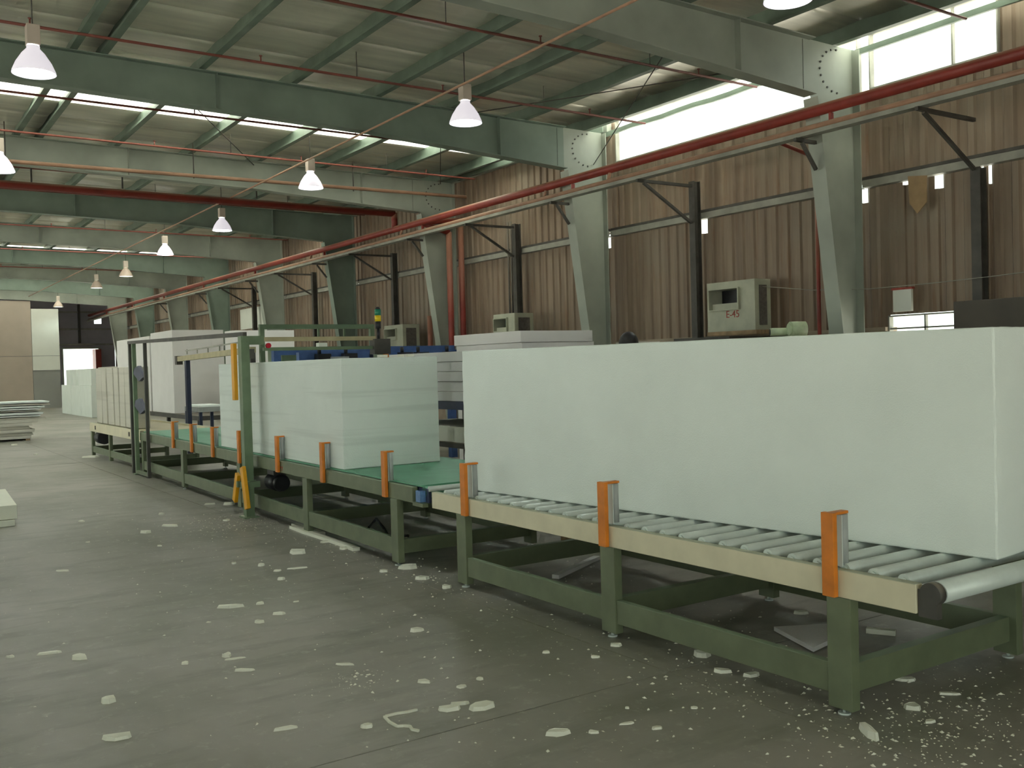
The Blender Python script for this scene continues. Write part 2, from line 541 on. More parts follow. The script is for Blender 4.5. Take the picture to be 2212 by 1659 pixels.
for x in PURX:
    z = ztop(x)
    big = abs(x-9.28) < .01
    d, fl_ = (.262, .10) if not big else (.262, .15)
    mb = MB().box(x-.006, x+.006, YBACK, YEND, z, z+d)
    mb.box(x-fl_, x-.006, YBACK, YEND, z, z+.012).box(x+.006, x+fl_*.4, YBACK, YEND, z+d-.012, z+d)
    mb.box(x-fl_, x-fl_+.012, YBACK, YEND, z+.012, z+.04)
    mb.build('purlin', 'purlin', ce)
MB().box(12.76, 12.78, 15.5, YEND, 6.33, 6.60).build('eave_strut', 'purlin', ce)
for y0, y1 in ((YBACK, 9.48), (9.52, 15.5)):
    mb = MB()
    n_ = 14
    for i in range(n_):                       # old sagging strut, a little wavy
        a, b = y0+(y1-y0)*i/n_, y0+(y1-y0)*(i+1)/n_
        mb.bar((12.80, a, 6.275+.012*math.sin(i*1.7)), (12.80, b, 6.275+.012*math.sin((i+1)*1.7)), .05, .085)
    mb.build('eave_strut', 'purlin', ce)

# ---- portal frames
ORD = ['first', 'second', 'third', 'fourth', 'fifth', 'sixth', 'seventh', 'eighth', 'ninth']
def slab_xz(mb, p, q, y, wy, t):
    """plate following the line p-q in the XZ plane, width wy along y, thickness t"""
    mb.bar((p[0], y, p[1]), (q[0], y, q[1]), wy, t, up=(0, 0, 1) if abs(q[0]-p[0]) > abs(q[1]-p[1]) else (1, 0, 0))
def rafter_low(x):
    pts = [(11.76, 5.50), (7.6, 5.76), (2.0, 5.90), (-2.0, 6.0)]
    for (a, za), (b, zb) in zip(pts[:-1], pts[1:]):
        if x <= a and x >= b: return za+(zb-za)*(a-x)/(a-b)
for k, fy in enumerate(FY):
    if fy > YEND-.5: continue
    vis = k-2
    lab = ('grey-green steel portal frame behind the camera' if vis == -2 else 'grey-green steel portal frame above the camera') if vis < 0 else \
        ('grey-green steel portal frame crossing the upper right, nearest the camera' if vis == 0 else
         f'grey-green steel portal frame, {ORD[vis]} one from the camera along the wall')
    fr = thing('portal_frame', lab, 'steel frame', (12.6, fy, 0), 'steel portal frames of the hall')
    for sgn, base in ((1, 0), (-1, -4)):
        fx = lambda x: x if sgn > 0 else -4-x
        mb = MB()
        tw = .012
        poly = [(fx(12.72), 0), (fx(12.72), 6.30), (fx(11.76), 6.31), (fx(11.76), 5.50), (fx(12.52), 0)]
        mb.prism(poly, 'y', fy-tw/2, fy+tw/2)
        slab_xz(mb, (fx(12.515), .02), (fx(11.77), 5.46), fy, .26, .018)
        slab_xz(mb, (fx(12.73), 0), (fx(12.73), 6.28), fy, .26, .018)
        mb.box(min(fx(12.40), fx(12.80)), max(fx(12.40), fx(12.80)), fy-.17, fy+.17, 0, .025)
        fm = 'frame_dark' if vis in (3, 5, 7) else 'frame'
        col = mb.build('column', fm, fr)
        mb = MB()
        xs = [11.76, 7.6, 2.0, -2.0]
        top = [(fx(x), ztop(x)-.004) for x in xs]
        low = [(fx(x), rafter_low(x)) for x in xs]
        mb.prism(top+low[::-1], 'y', fy-tw/2, fy+tw/2)
        for a, b in zip(low[:-1], low[1:]): slab_xz(mb, a, b, fy, .24, .016)
        for a, b in zip(top[:-1], top[1:]): slab_xz(mb, (a[0], a[1]-.012), (b[0], b[1]-.012), fy, .24, .016)
        for x in (10.2, 4.9, 1.0):
            mb.box(min(fx(x), fx(x)+.01), max(fx(x), fx(x)+.01), fy-.11, fy+.11, rafter_low(x)+.01, ztop(x)-.02)
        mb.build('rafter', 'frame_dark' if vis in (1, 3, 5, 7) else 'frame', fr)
        if sgn > 0 and 0 <= vis <= 2:
            for i in range(11):
                t = PI*.5+PI*1.0*i/10
                bx, bz = 12.35+.38*math.cos(t), 5.92+.32*math.sin(t)
                MB().cyl((bx, fy-.022, bz), (bx, fy-.006, bz), .016, 6).build('bolt', 'bolt', fr)
            MB().box(11.60, 11.605, fy-.011, fy-.006, 5.52, 6.29).build('splice_seam', 'bolt', fr)

# ================================================================ PIPES AND SERVICES
NTH = ['first', 'second', 'third', 'fourth', 'fifth', 'sixth', 'seventh', 'eighth', 'ninth', 'tenth', 'eleventh', 'twelfth', 'thirteenth', 'fourteenth']
# red main along the wall, with hangers
rp = thing('sprinkler_main', 'thick red dusty pipe running the length of the right wall', 'pipe', (11.6, 20, 5.20))
MB().cyl((11.6, YBACK, 5.20), (11.6, YEND-.2, 5.20), .08, 16).build('pipe', 'redpipe', rp)
for fy in FY:
    if fy < YEND: MB().box(11.57, 11.63, fy-.5, fy-.46, 4.88, 5.115).build('hanger', 'redpipe', rp)
for y in (13.9, 15.9, 22.1, 28.0):
    MB().cyl((11.6, y, 5.14), (11.55, y, 5.0), .03, 8).build('branch', 'tanpipe', rp)
p2 = thing('compressed_air_pipe', 'thinner dusty tan pipe just below the thick red wall pipe', 'pipe', (11.55, 20, 4.965))
MB().cyl((11.55, YBACK, 4.965), (11.55, YEND-.2, 4.965), .043, 12).build('pipe', 'tanpipe', p2)
p3 = thing('cable_tray', 'narrow grey-brown cable channel under the two wall pipes, on brackets', 'cable tray', (11.5, 20, 4.84))
MB().box(11.42, 11.58, YBACK, YEND-.2, 4.84, 4.85).box(11.42, 11.43, YBACK, YEND-.2, 4.85, 4.90).box(11.57, 11.58, YBACK, YEND-.2, 4.85, 4.90).build('channel', 'girt', p3)
def bracket(y, xb, zb, label):
    b = thing('pipe_bracket', label, 'bracket', (xb, y, zb), 'triangular brackets under the wall pipes')
    MB().bar((11.40, y, 4.815), (xb, y, 4.815), .05, .05).build('arm', 'darksteel', b)
    MB().bar((11.55, y, 4.785), (xb-.02, y, zb), .045, .045, up=(1, 0, 0)).build('brace', 'darksteel', b)
for i, y in enumerate((7.55, 12.95, 18.72, 24.9, 30.7, 36.6)):
    bracket(y, 12.70, 4.15, f'dark triangular pipe bracket between columns, {NTH[i]} of those from the camera')
for k in range(2, 9):
    bracket(FY[k], 11.87, 4.42, f'dark short pipe bracket on a column face, {NTH[k-2]} column from the camera')
# cross pipes
cp = thing('cross_main', 'thick dark red pipe crossing under the roof to the wall pipe', 'pipe', (5, 22.5, 5.7))
MB().cyl((XL, 22.5, 5.79), (11.6, 22.5, 5.60), .08, 14).cyl((11.6, 22.5, 5.62), (11.6, 22.5, 5.22), .08, 14).build('pipe', 'redpipe', cp)
for x in (3.2, 5.0, 8.0, 10.5):
    MB().cyl((x, 22.5, 5.74), (x, 22.5, ztop(x)+.05), .018, 6).build('hanger_rod', 'darksteel', cp)
tp = thing('dusty_cross_pipe', 'slim dusty tan pipe crossing in front of the third frame', 'pipe', (5, 20, 5.7))
MB().cyl((XL, 20.6, 5.68), (12.6, 20.6, 5.80), .04, 12).build('pipe', 'tanpipe', tp)
for x in (2.5, 6.0, 9.6):
    MB().cyl((x, 20.6, 5.72), (x, 20.6, ztop(x)+.05), .012, 6).build('hanger_rod', 'darksteel', tp)
sy = [7.4] + [11.0+6*i+d for i in range(6) for d in (0, 2.7)]
for i, y in enumerate(sy):
    s_ = thing('sprinkler_pipe', f'thin red sprinkler pipe under the roof, {NTH[i]} from the camera', 'pipe', (5, y, 6.1), 'thin sprinkler branch pipes')
    z0, z1 = 6.20, 6.06
    MB().cyl((-8, y, z0), (12.3, y, z1), .02, 8).build('pipe', 'thinred', s_)
    for x in (-1, 2.0, 5.0, 8.0, 11.0):
        z = z0+(z1-z0)*(x+8)/20.3
        MB().cyl((x, y, z), (x, y, z+.09), .011, 6).cyl((x, y, z+.09), (x, y, z+.10), .025, 8).build('sprinkler_head', 'thinred', s_)
    for x in (.5, 6.5, 10.0):
        z = z0+(z1-z0)*(x+8)/20.3
        MB().cyl((x, y, z), (x, y, ztop(x)+.1), .006, 6).build('hanger_rod', 'darksteel', s_)
# red risers beside third column
for i, (x, y) in enumerate(((12.40, 21.15), (12.745, 21.15))):
    o = MB().cyl((x, y, 0), (x, y, 5.0+.3*i), .075, 14).cyl((x, y, 5.0+.3*i), (11.6, y-.2*i, 5.2), .075, 14).build('riser_pipe', 'redpipe', origin=(x, y, 0))
    tag(o, 'red vertical riser pipe beside the third column, ' + ('the one nearer the column' if i == 0 else 'the one against the wall'), 'pipe', 'red risers at the third column')
o = MB().cyl((12.6, 10.1, 0), (12.6, 10.1, 4.78), .03, 10).cyl((12.6, 10.1, 4.78), (11.56, 10.1, 4.965), .03, 10).build('riser_pipe', 'redpipe', origin=(12.6, 10.1, 0))
tag(o, 'single slim red drop pipe on the wall left of the nearest column', 'pipe')
o = MB().cyl((12.6, 22.6, 0), (12.6, 22.6, 3.0), .07, 12).build('riser_pipe', 'redpipe', origin=(12.6, 22.6, 0))
tag(o, 'short red standpipe left of the third column', 'pipe')
# bracing rods
for i, (a, b) in enumerate((((12.5, 15.49, 5.65), (9.4, 9.51, 6.30)), ((12.5, 9.51, 6.2), (9.4, 15.49, 6.28)), ((7.6, 21.49, 6.3), (4.0, 15.51, 6.36)), ((12.4, 21.49, 6.25), (9.0, 15.51, 6.33)))):
    o = MB().cyl(a, b, .009, 6).build('bracing_rod', 'darksteel', origin=a)
    tag(o, ['thin diagonal bracing rod below the bright eave window', 'thin bracing rod crossing the lit roof near the nearest frame',
            'thin bracing rod under the roof left of the centre lamp', 'thin bracing rod by the right end of the roof skylight'][i], 'rod')
# lamp conduit
o = MB().cyl((7.36, YBACK, 5.70), (7.36, 54, 5.70), .018, 8).build('lamp_conduit', 'tanpipe', origin=(7.36, 20, 5.70))
tag(o, 'slim tan conduit running above the long row of hanging lamps', 'conduit')

# ---- high-bay lamps
def lamp(x, y, z, label, dim=False, r=.25):
    """z = rim height"""
    t = thing('high_bay_lamp', label, 'lamp', (x, y, z), 'high-bay lamps under the roof', local=True)
    MB().lathe([(r, 0), (r*.97, .03), (r*.80, .13), (r*.52, .24), (.075, .30), (.075, .33), (.06, .33), (.06, .295), (r*.50, .225), (r*.77, .12), (r*.94, .03), (r*.965, 0), (r, 0)], n=28).build('reflector', 'lamp_shell_dim' if dim else 'lamp_shell', t)
    MB().box(-.075, .075, -.075, .075, .34, .58).build('gear_box', 'lamp_box', t, bev=.008)
    MB().cyl((0, 0, .58), (0, 0, ztop(x)+.25-z), .008, 6).build('hanging_rod', 'darksteel', t)
    b = MB().lathe([(.001, .03), (.06, .045), (.095, .09), (.09, .15), (.05, .22), (.03, .29)], n=16).build('bulb', 'bulb_dim' if dim else 'bulb', t)
    MB().lathe([(.001, .012), (r*.93, .012), (r*.93, .018), (.001, .018)], n=24).build('diffuser', 'bulb_dim' if dim else 'bulb', t)
    ld = bpy.data.lights.new('lamp_glow', 'SPOT')
    ld.energy = LAMP_W*(.3 if dim else 1)
    ld.spot_size = math.radians(140)
    ld.spot_blend = .6
    ld.shadow_soft_size = .2
    ld.color = (.86, 1.0, .93)
    lo = bpy.data.objects.new('lamp_glow', ld)
    COL.objects.link(lo)
    lo.parent = t
    lo.location = (0, 0, -.01)
    return t
rowp = [(8.10, 6.80, 5.34, 'lit high-bay lamp cut by the top edge of the view', False),
        (7.80, 12.70, 5.34, 'bright bell-shaped lamp hanging before the second frame, in the middle', False),
        (7.78, 18.70, 5.34, 'bright bell lamp with pale gear box, hanging above the tan cross pipe', False),
        (8.05, 25.30, 5.34, 'glowing flat-looking lamp, fourth along the lamp row', False),
        (8.10, 31.10, 5.34, 'tan bell lamp with bright rim, fifth along the lamp row', False),
        (8.57, 38.50, 5.34, 'faint greenish lamp, sixth along the lamp row', True),
        (8.60, 44.00, 5.34, 'small tan bell lamp, seventh along the lamp row', True),
        (9.10, 56.50, 5.34, 'smallest orange-tan lamp near the beige partition', True)]
for a in rowp: lamp(*a)
lamp(1.93, 13.05, 5.35, 'bright disc-like lamp at the upper left corner')
lamp(2.27, 19.50, 5.35, 'bell lamp half cut by the left edge of the view')
for i_, y in enumerate((7.0, 25.5, 31.5)): lamp(1.9, y, 5.35, f'high-bay lamp of the left row, outside the view, {NTH[i_]} of three')

# ---- evaporative coolers
def cooler(y0, y1, z0, z1, x0, x1, label, text=None, louvre=True):
    t = thing('evaporative_cooler', label, 'cooler', ((x0+x1)/2, (y0+y1)/2, z0), 'evaporative coolers along the wall')
    fz0, fz1 = z0+(z1-z0)*.42, z1-(z1-z0)*.13
    fy0, fy1 = y0+(y1-y0)*.30, y1-(y1-y0)*.06
    body = MB()
    body.box(x0+.02, x0+.05, y0, y1, z0, fz0).box(x0+.02, x0+.05, y0, y1, fz1, z1).box(x0+.02, x0+.05, y0, fy0, fz0, fz1).box(x0+.02, x0+.05, fy1, y1, fz0, fz1)
    body.box(x0+.05, x1, y0, y0+.03, z0, z1).box(x0+.05, x1, y1-.03, y1, z0, z1).box(x0+.05, x1, y0+.03, y1-.03, z1-.03, z1).box(x0+.05, x1, y0+.03, y1-.03, z0, z0+.03).box(x1-.03, x1, y0+.03, y1-.03, z0+.03, z1-.03)
    b = body.build('housing', 'cooler', t)
    MB().box(x0+.30, x0+.32, fy0-.02, fy1+.02, fz0-.02, fz1+.02).build('duct_back', 'black', t)
    MB().box(x0-.03, x0+.30, fy0, fy0+.02, fz0, fz1).box(x0-.03, x0+.30, fy1-.02, fy1, fz0, fz1).box(x0-.03, x0+.30, fy0+.02, fy1-.02, fz0, fz0+.02).box(x0-.03, x0+.30, fy0+.02, fy1-.02, fz1-.02, fz1).build('outlet_duct', 'cooler', t)
    MB().box(x0+.05, x0+.07, fy0+.03, fy1-.03, fz0+.02, fz0+(fz1-fz0)*.32).build('lower_flap', 'cooler', t)
    MB().box(x0+.12, x1-.1, y0-.012, y0-.001, z0+.08, z1-.1).build('side_pad', 'cooler_dark', t)
    MB().box(x0+.02, x1, y0-.02, y1+.02, z0-.07, z0-.001).build('support_frame', 'wood', t)
    if text:
        cu = bpy.data.curves.new('marking', 'FONT')
        cu.body = text
        cu.size = .17
        cu.extrude = .002
        to = bpy.data.objects.new('tmp_text', cu)
        COL.objects.link(to)
        bpy.context.view_layer.update()
        me = bpy.data.meshes.new_from_object(to.evaluated_get(bpy.context.evaluated_depsgraph_get()))
        bpy.data.objects.remove(to)
        me.materials.clear()
        me.materials.append(M['redink'])
        q = bpy.data.objects.new('marking', me)
        COL.objects.link(q)
        q.parent = t
        wx = Vector((x0+.017, y1-(y1-y0)*.40, z0+(z1-z0)*.27))
        q.location = wx-Vector(t.location)
        q.rotation_euler = (PI/2, 0, -PI/2)
        q['label'] = 'red painted lettering E-45'
    return t
cooler(11.25, 12.34, 2.145, 2.99, 12.40, 12.80, 'cream boxy air cooler marked E-45 in red, on the wall', 'E-45')
cooler(17.77, 18.62, 2.12, 2.80, 12.0, 12.52, 'cream air cooler behind the big foam block, left of the second column')
cooler(23.3, 24.4, 2.12, 2.82, 12.14, 12.66, 'distant cream air cooler left of the red risers')
for y0, y1 in ((11.15, 12.44), (17.65, 18.55), (23.2, 24.5)):
    o = MB().box(11.7, 12.97, y0, y0+.06, 1.98, 2.04).box(11.7, 12.97, y1-.06, y1, 1.98, 2.04).box(11.7, 11.76, y0+.06, y1-.06, 1.98, 2.04).bar((11.75, y0+.03, 1.98), (12.97, y0+.03, 1.3), .04, .04).bar((11.75, y1-.03, 1.98), (12.97, y1-.03, 1.3), .04, .04).build('cooler_shelf', 'darksteel', origin=(12.97, (y0+y1)/2, 1.3))
    tag(o, 'dark steel wall shelf carrying the ' + {11.15: 'cooler marked E-45', 17.65: 'cooler behind the big block', 23.2: 'distant cooler by the risers'}[y0], 'shelf')
# sagging wire between the coolers
pts = [(12.6, 11.24, 2.86), (12.6, 10.2, 2.72), (12.62, 9.2, 2.66), (12.62, 8.2, 2.66), (12.62, 7.2, 2.68), (12.62, 5.5, 2.75)]
tag(MB().tube(pts, .006, 6).build('sagging_wire', 'girt', origin=pts[0]), 'thin pale wire sagging along the wall right of the marked cooler', 'wire')

# pale green pump-like unit on a ledge
pu = thing('blower_unit', 'pale green cylindrical blower on a dark stand above the big block', 'blower', (11.5, 9.75, 1.9))
MB().cyl((11.35, 9.62, 2.08), (11.55, 9.52, 2.08), .115, 18).cyl((11.33, 9.63, 2.08), (11.35, 9.62, 2.08), .09, 18).build('drum', 'pale', pu)
MB().cyl((11.22, 9.88, 2.05), (11.42, 9.70, 2.05), .06, 14).build('outlet', 'pale', pu)
MB().cyl((11.212, 9.887, 2.05), (11.219, 9.881, 2.05), .045, 14).build('outlet_mouth', 'black', pu)
MB().box(11.35, 11.5, 9.50, 9.72, 1.93, 1.99).build('foot', 'pale', pu)
MB().box(11.2, 11.65, 9.35, 9.95, 1.88, 1.93).box(11.38, 11.46, 9.6, 9.68, 0, 1.88).box(11.2, 11.65, 9.4, 9.9, 0, .03).build('stand', 'darksteel', pu)
# cardboard shield
o = MB().prism([(8.36, 4.22), (8.66, 4.26), (8.64, 3.86), (8.52, 3.70), (8.37, 3.84)], 'x', 12.835, 12.855).build('card_shield', 'card', origin=(12.845, 8.5, 3.7))
tag(o, 'brown shield-shaped board with pointed bottom hung on the wall rail', 'sign board')
# dark brown board right
o = MB().box(10.96, 11.04, 5.9, 6.82, 0, 2.29).build('brown_panel', 'brownboard', origin=(11, 6.4, 0), bev=.01)
tag(o, 'dark brown upright panel behind the right end of the big block', 'panel')
o = MB().box(12.80, 12.85, 8.62, 8.92, 2.30, 2.62).build('white_notice', 'white_panel', origin=(12.82, 8.77, 2.3))
tag(o, 'pale square notice board on the wall above the low bright window', 'notice')
MB().box(12.79, 12.86, 8.60, 8.94, 2.62, 2.65).build('frame_top', 'redink', o)

# ================================================================ ROLLER CONVEYOR
def levelling_foot(x, y, parent):
    MB().cyl((x, y, .0), (x, y, .010), .03, 10).cyl((x, y, .010), (x, y, .035), .009, 8).build('levelling_foot', 'roller', parent)

def guide(parent, x, y, zb, zt, gx):
    """orange side post with an upright guide roller"""
    p = MB().box(x, x+.03, y-.035, y+.035, zb, zt).build('guide_post', 'orange', parent, bev=.003)
    MB().box(x+.03, gx+.03, y-.02, y+.02, zt-.014, zt-.001).build('guide_arm', 'orange', p)
    MB().cyl((gx, y-.01, zt-.255), (gx, y-.01, zt-.016), .024, 14).build('guide_roller', 'grey', p)
    MB().box(gx-.034, gx-.028, y-.03, y+.03, zt-.26, zt-.016).build('guide_bracket', 'roller', p)
    return p

rc = thing('roller_conveyor', 'near roller conveyor with cream side rails on olive green legs', 'conveyor', (4.5, 4.7, 0))
NX, FX = 3.80, 5.27
MB().box(NX, NX+.05, 2.565, 6.87, .56, .69).build('side_rail', 'cream', rc, bev=.004)
MB().box(FX-.05, FX, 2.565, 6.87, .56, .69).build('side_rail', 'olive', rc, bev=.004)
roller_me = None
ry = 2.66
i = 0
while ry < 6.84:
    if roller_me is None:
        roller_me = MB().cyl((NX+.055-4.5, 0, .681), (FX-.055-4.5, 0, .681), .031, 18).cyl((NX+.045-4.5, 0, .681), (NX+.055-4.5, 0, .681), .018, 8).cyl((FX-.055-4.5, 0, .681), (FX-.045-4.5, 0, .681), .018, 8).mesh('roller', 'roller')
    instance('roller', roller_me, rc, (0, ry-4.7, 0))
    ry += .157
er = MB().cyl((NX+.06, 2.50, .655), (FX-.06, 2.50, .655), .048, 20).build('end_roller', 'roller', rc)
MB().box(NX+.01, NX+.045, 2.47, 2.56, .55, .67).cyl((NX+.005, 2.50, .655), (NX+.05, 2.50, .655), .05, 18).build('end_bearing', 'darksteel', rc)
MB().box(FX-.045, FX-.01, 2.47, 2.56, .55, .67).cyl((FX-.05, 2.50, .655), (FX-.005, 2.50, .655), .05, 18).build('end_bearing', 'darksteel', rc)
LY = ((2.905, 3.04), (4.61, 4.745), (6.36, 6.495))
for y0, y1 in LY:
    for x0, x1 in ((NX, NX+.06), (FX-.06, FX)):
        l_ = MB().box(x0, x1, y0, y1, .03, .558).build('leg', 'olive', rc, bev=.003)
        levelling_foot((x0+x1)/2, (y0+y1)/2, l_)
    MB().box(NX+.062, FX-.062, y0+.04, y0+.10, .10, .235).build('cross_rail', 'olive', rc)
for (a, b) in zip(LY[:-1], LY[1:]):
    MB().box(NX+.01, NX+.055, a[1]+.001, b[0]-.001, .092, .236).build('lower_rail', 'olive', rc, bev=.003)
    MB().box(FX-.055, FX-.01, a[1]+.001, b[0]-.001, .092, .236).build('lower_rail', 'olive', rc)
for y in (3.0, 4.68, 6.33):
    guide(rc, 3.765, y, .562, .958, 3.868)

# ================================================================ BELT CONVEYOR (slightly askew to the roller conveyor)
bc = thing('belt_conveyor', 'long olive conveyor with green belt behind the roller conveyor', 'conveyor', (3.77, 6.95, 0), rotz=math.radians(-1.15), local=True)
BW, BL = 1.42, 10.35
MB().box(0, .05, .20, BL, .575, .705).build('side_rail', 'olive', bc, bev=.004)
MB().box(BW-.05, BW, .20, BL, .575, .705).build('side_rail', 'olive', bc, bev=.004)
MB().box(0, .05, .02, .20, .555, .585).build('end_bracket', 'olive', bc)
MB().box(.01, .06, .08, .16, .59, .68).build('blue_bearing_block', 'blue_light', bc)
MB().box(.06, .08, .02, .20, .585, .70).build('end_plate', 'navy', bc)
MB().box(.051, BW-.051, .13, BL-.05, .708, .722).box(.051, BW-.051, .13, BL-.05, .60, .61).build('belt', 'belt', bc)
MB().cyl((.06, .10, .668), (BW-.06, .10, .668), .045, 16).build('end_roller', 'belt', bc)
MB().cyl((.06, .02, .70), (BW-.06, .02, .70), .022, 12).build('transfer_roller', 'roller', bc)
blegs = [.56, 2.66, 4.9, 7.6, 10.2]
for y in blegs:
    for x0, x1 in ((0, .06), (BW-.06, BW)):
        l_ = MB().box(x0, x1, y-.065, y+.065, .03, .573).build('leg', 'olive', bc, bev=.003)
        levelling_foot((x0+x1)/2, y, l_)
    MB().box(.062, BW-.062, y-.03, y+.03, .10, .22).build('cross_rail', 'olive', bc)
for a, b in zip(blegs[:-1], blegs[1:]):
    MB().box(.01, .055, a+.066, b-.066, .09, .235).build('lower_rail', 'olive', bc, bev=.003)
    MB().box(BW-.055, BW-.01, a+.066, b-.066, .09, .235).build('lower_rail', 'olive', bc)
for wy in (7.63, 9.05, 10.36, 11.73, 12.87, 13.91, 14.95):
    guide(bc, -.035, wy-6.95, .578, .975, .035)
mo = MB().cyl((.30, 4.22, .36), (.30, 4.52, .36), .105, 20).cyl((.30, 4.17, .36), (.30, 4.22, .36), .09, 20, .105).build('drive_motor', 'black', bc)
MB().cyl((.30, 4.52, .36), (.30, 4.60, .36), .08, 18).build('fan_cover', 'darksteel', mo)
MB().box(.22, .38, 4.25, 4.48, .455, .54).build('motor_mount', 'darksteel', mo)
MB().bar((-.002, 3.42, .655), (-.002, 3.48, .63), .003, .008).bar((-.002, 3.34, .64), (-.002, 3.40, .62), .003, .012).bar((-.002, 3.30, .645), (-.002, 3.33, .60), .003, .01).build('paint_mark', 'redink', bc)
# hoses and clutter under the belt
for i, pts in enumerate(([(.3, 1.2, .02), (.35, 1.5, .15), (.38, 1.75, .22), (.40, 1.95, .12), (.45, 2.2, .02)], [(.35, 1.0, .015), (.5, 1.3, .10), (.55, 1.6, .05), (.6, 1.9, .015)])):
    MB().tube(pts, .012, 6).build('air_hose', 'black', bc)

# ================================================================ HOT-WIRE CUTTING GATE around the belt
gt = thing('cutting_gate', 'green cutting gate with tan top beam straddling the belt conveyor', 'cutting gate', (4.6, 11.15, 0))
MB().box(3.70, 3.80, 11.09, 11.2, .0, 2.10).box(3.66, 3.84, 11.05, 11.24, 0, .015).build('post', 'gategreen', gt, bev=.003)
MB().box(5.42, 5.52, 11.09, 11.2, .0, 2.03).build('post', 'gategreen', gt, bev=.003)
MB().box(3.80, 3.98, 11.1, 11.19, 2.0, 2.10).build('corner_plate', 'gategreen', gt)
MB().box(3.80, 5.42, 11.115, 11.175, 2.035, 2.085).build('top_beam', 'tanbeam', gt)
MB().box(3.98, 5.42, 11.125, 11.165, 1.925, 1.965).build('lower_beam', 'gategreen', gt)
MB().box(5.38, 5.60, 11.07, 11.21, 1.86, 2.05).build('drive_box', 'darksteel', gt)
MB().box(5.50, 5.56, 11.05, 11.09, 1.72, 1.86).build('orange_stop', 'orange', gt)
MB().cyl((4.02, 11.06, 1.985), (4.02, 11.1, 1.985), .03, 16).build('emergency_button', 'red', gt)
MB().box(3.655, 3.70, 11.24, 11.33, 1.36, 2.02).build('guard_bar', 'yellow', gt, bev=.006)
MB().bar((3.655, 11.04, .60), (3.655, 10.91, .13), .045, .095, up=(0, 1, 0)).build('guard_bar', 'yellow', gt, bev=.006)
MB().bar((3.67, 11.26, .50), (3.67, 11.4, .17), .045, .085, up=(0, 1, 0)).build('guard_bar', 'yellow', gt, bev=.006)
MB().box(3.64, 3.86, 11.201, 11.24, .35, .42).box(3.64, 3.86, 11.05, 11.089, .35, .42).build('guard_mount', 'gategreen', gt)
MB().box(3.80, 3.86, 11.1, 11.19, 1.84, 1.95).build('cable_box', 'darksteel', gt)
sl = MB().cyl((5.47, 11.14, 2.05), (5.47, 11.14, 2.18), .018, 10).cyl((5.47, 11.14, 2.18), (5.47, 11.14, 2.27), .035, 14).build('stack_light', 'black', gt)
MB().cyl((5.47, 11.14, 2.27), (5.47, 11.14, 2.345), .04, 16).build('yellow_lens', 'yellow_lens', sl)
MB().cyl((5.47, 11.14, 2.345), (5.47, 11.14, 2.42), .04, 16).build('green_lens', 'green_lens', sl)
MB().cyl((5.47, 11.14, 2.42), (5.47, 11.14, 2.45), .036, 14, .02).build('lens_cap', 'black', sl)

g2 = thing('tall_side_frame', 'tall slim green frame at the far end of the belt conveyor', 'frame', (3.93, 17.1, 0))
MB().box(3.90, 3.96, 17.27, 17.34, 0, 2.22).box(3.87, 3.965, 17.23, 17.38, 0, .012).build('post', 'gategreen', g2)
MB().box(3.91, 3.96, 17.56, 17.63, .0, 2.22).build('post', 'darksteel', g2)
MB().box(3.90, 3.95, 16.49, 16.54, .0, 2.20).build('post', 'darksteel', g2)
MB().bar((3.93, 17.63, 2.235), (3.75, 11.10, 2.12), .05, .05).build('top_rail', 'darksteel', g2)
MB().box(3.90, 3.95, 16.54, 17.27, .02, .07).build('base_rail', 'olive', g2)
for z in (1.70, 1.16):
    MB().prism([(16.60, z-.06), (16.89, z-.13), (17.25, z+.0), (17.17, z+.09), (16.92, z+.13)], 'x', 3.90, 3.955).build('navy_bracket', 'navy', g2)

g3 = thing('rear_arm_frame', 'dark post with a tan roller arm behind the belt conveyor', 'frame', (5.5, 18, 0))
MB().box(5.50, 5.58, 19.85, 19.97, 0, 2.0).build('post', 'navy', g3)
MB().box(5.50, 5.58, 16.0, 16.1, 0, 2.04).build('post', 'darksteel', g3)
MB().bar((5.54, 20.5, 1.975), (5.54, 16.0, 2.045), .10, .10).build('arm', 'tanbeam', g3)
MB().bar((5.54, 20.0, 2.13), (5.54, 16.2, 2.20), .025, .025).build('upper_rail', 'girt', g3)
for k in range(6):
    y = 16.4+k*.7
    MB().box(5.53, 5.55, y-.01, y+.01, 2.06, 2.16).build('hanger', 'girt', g3)
MB().box(5.48, 5.60, 20.45, 20.60, 1.86, 2.04).build('end_wheel_box', 'darksteel', g3)

# ================================================================ FAR CREAM CONVEYOR with upright slabs
fc = thing('cream_roller_table', 'cream railed conveyor table at the far left with a dark motor', 'conveyor', (4.7, 20, 0))
MB().box(4.10, 4.15, 17.8, 22.2, .52, .70).build('side_rail', 'cream', fc)
MB().box(5.20, 5.25, 17.45, 22.2, .56, .72).build('side_rail', 'cream', fc)
MB().box(4.15, 5.20, 17.8, 22.2, .66, .69).build('deck', 'tanbeam', fc)
for y in (18.3, 20.4, 22.1):
    for x in (4.11, 5.18):
        MB().box(x, x+.06, y-.05, y+.05, 0, .52).build('leg', 'olive', fc)
    MB().box(4.17, 5.18, y-.03, y+.03, .10, .2).build('cross_rail', 'olive', fc)
MB().box(4.12, 4.16, 18.35, 20.35, .08, .20).box(4.12, 4.16, 20.45, 22.05, .08, .20).build('lower_rail', 'olive', fc)
MB().cyl((4.22, 21.35, .40), (4.22, 21.75, .40), .13, 18).build('drive_motor', 'black', fc)
for y in (18.6, 21.6):
    MB().box(4.085, 4.10, y-.02, y+.02, .57, .65).build('latch', 'darksteel', fc)
ypos = [(18.62, 19.30, .02), (19.36, 19.78, -.03), (19.84, 20.22, .03), (20.30, 20.82, .05), (20.95, 21.35, .02), (21.42, 21.95, -.05)]
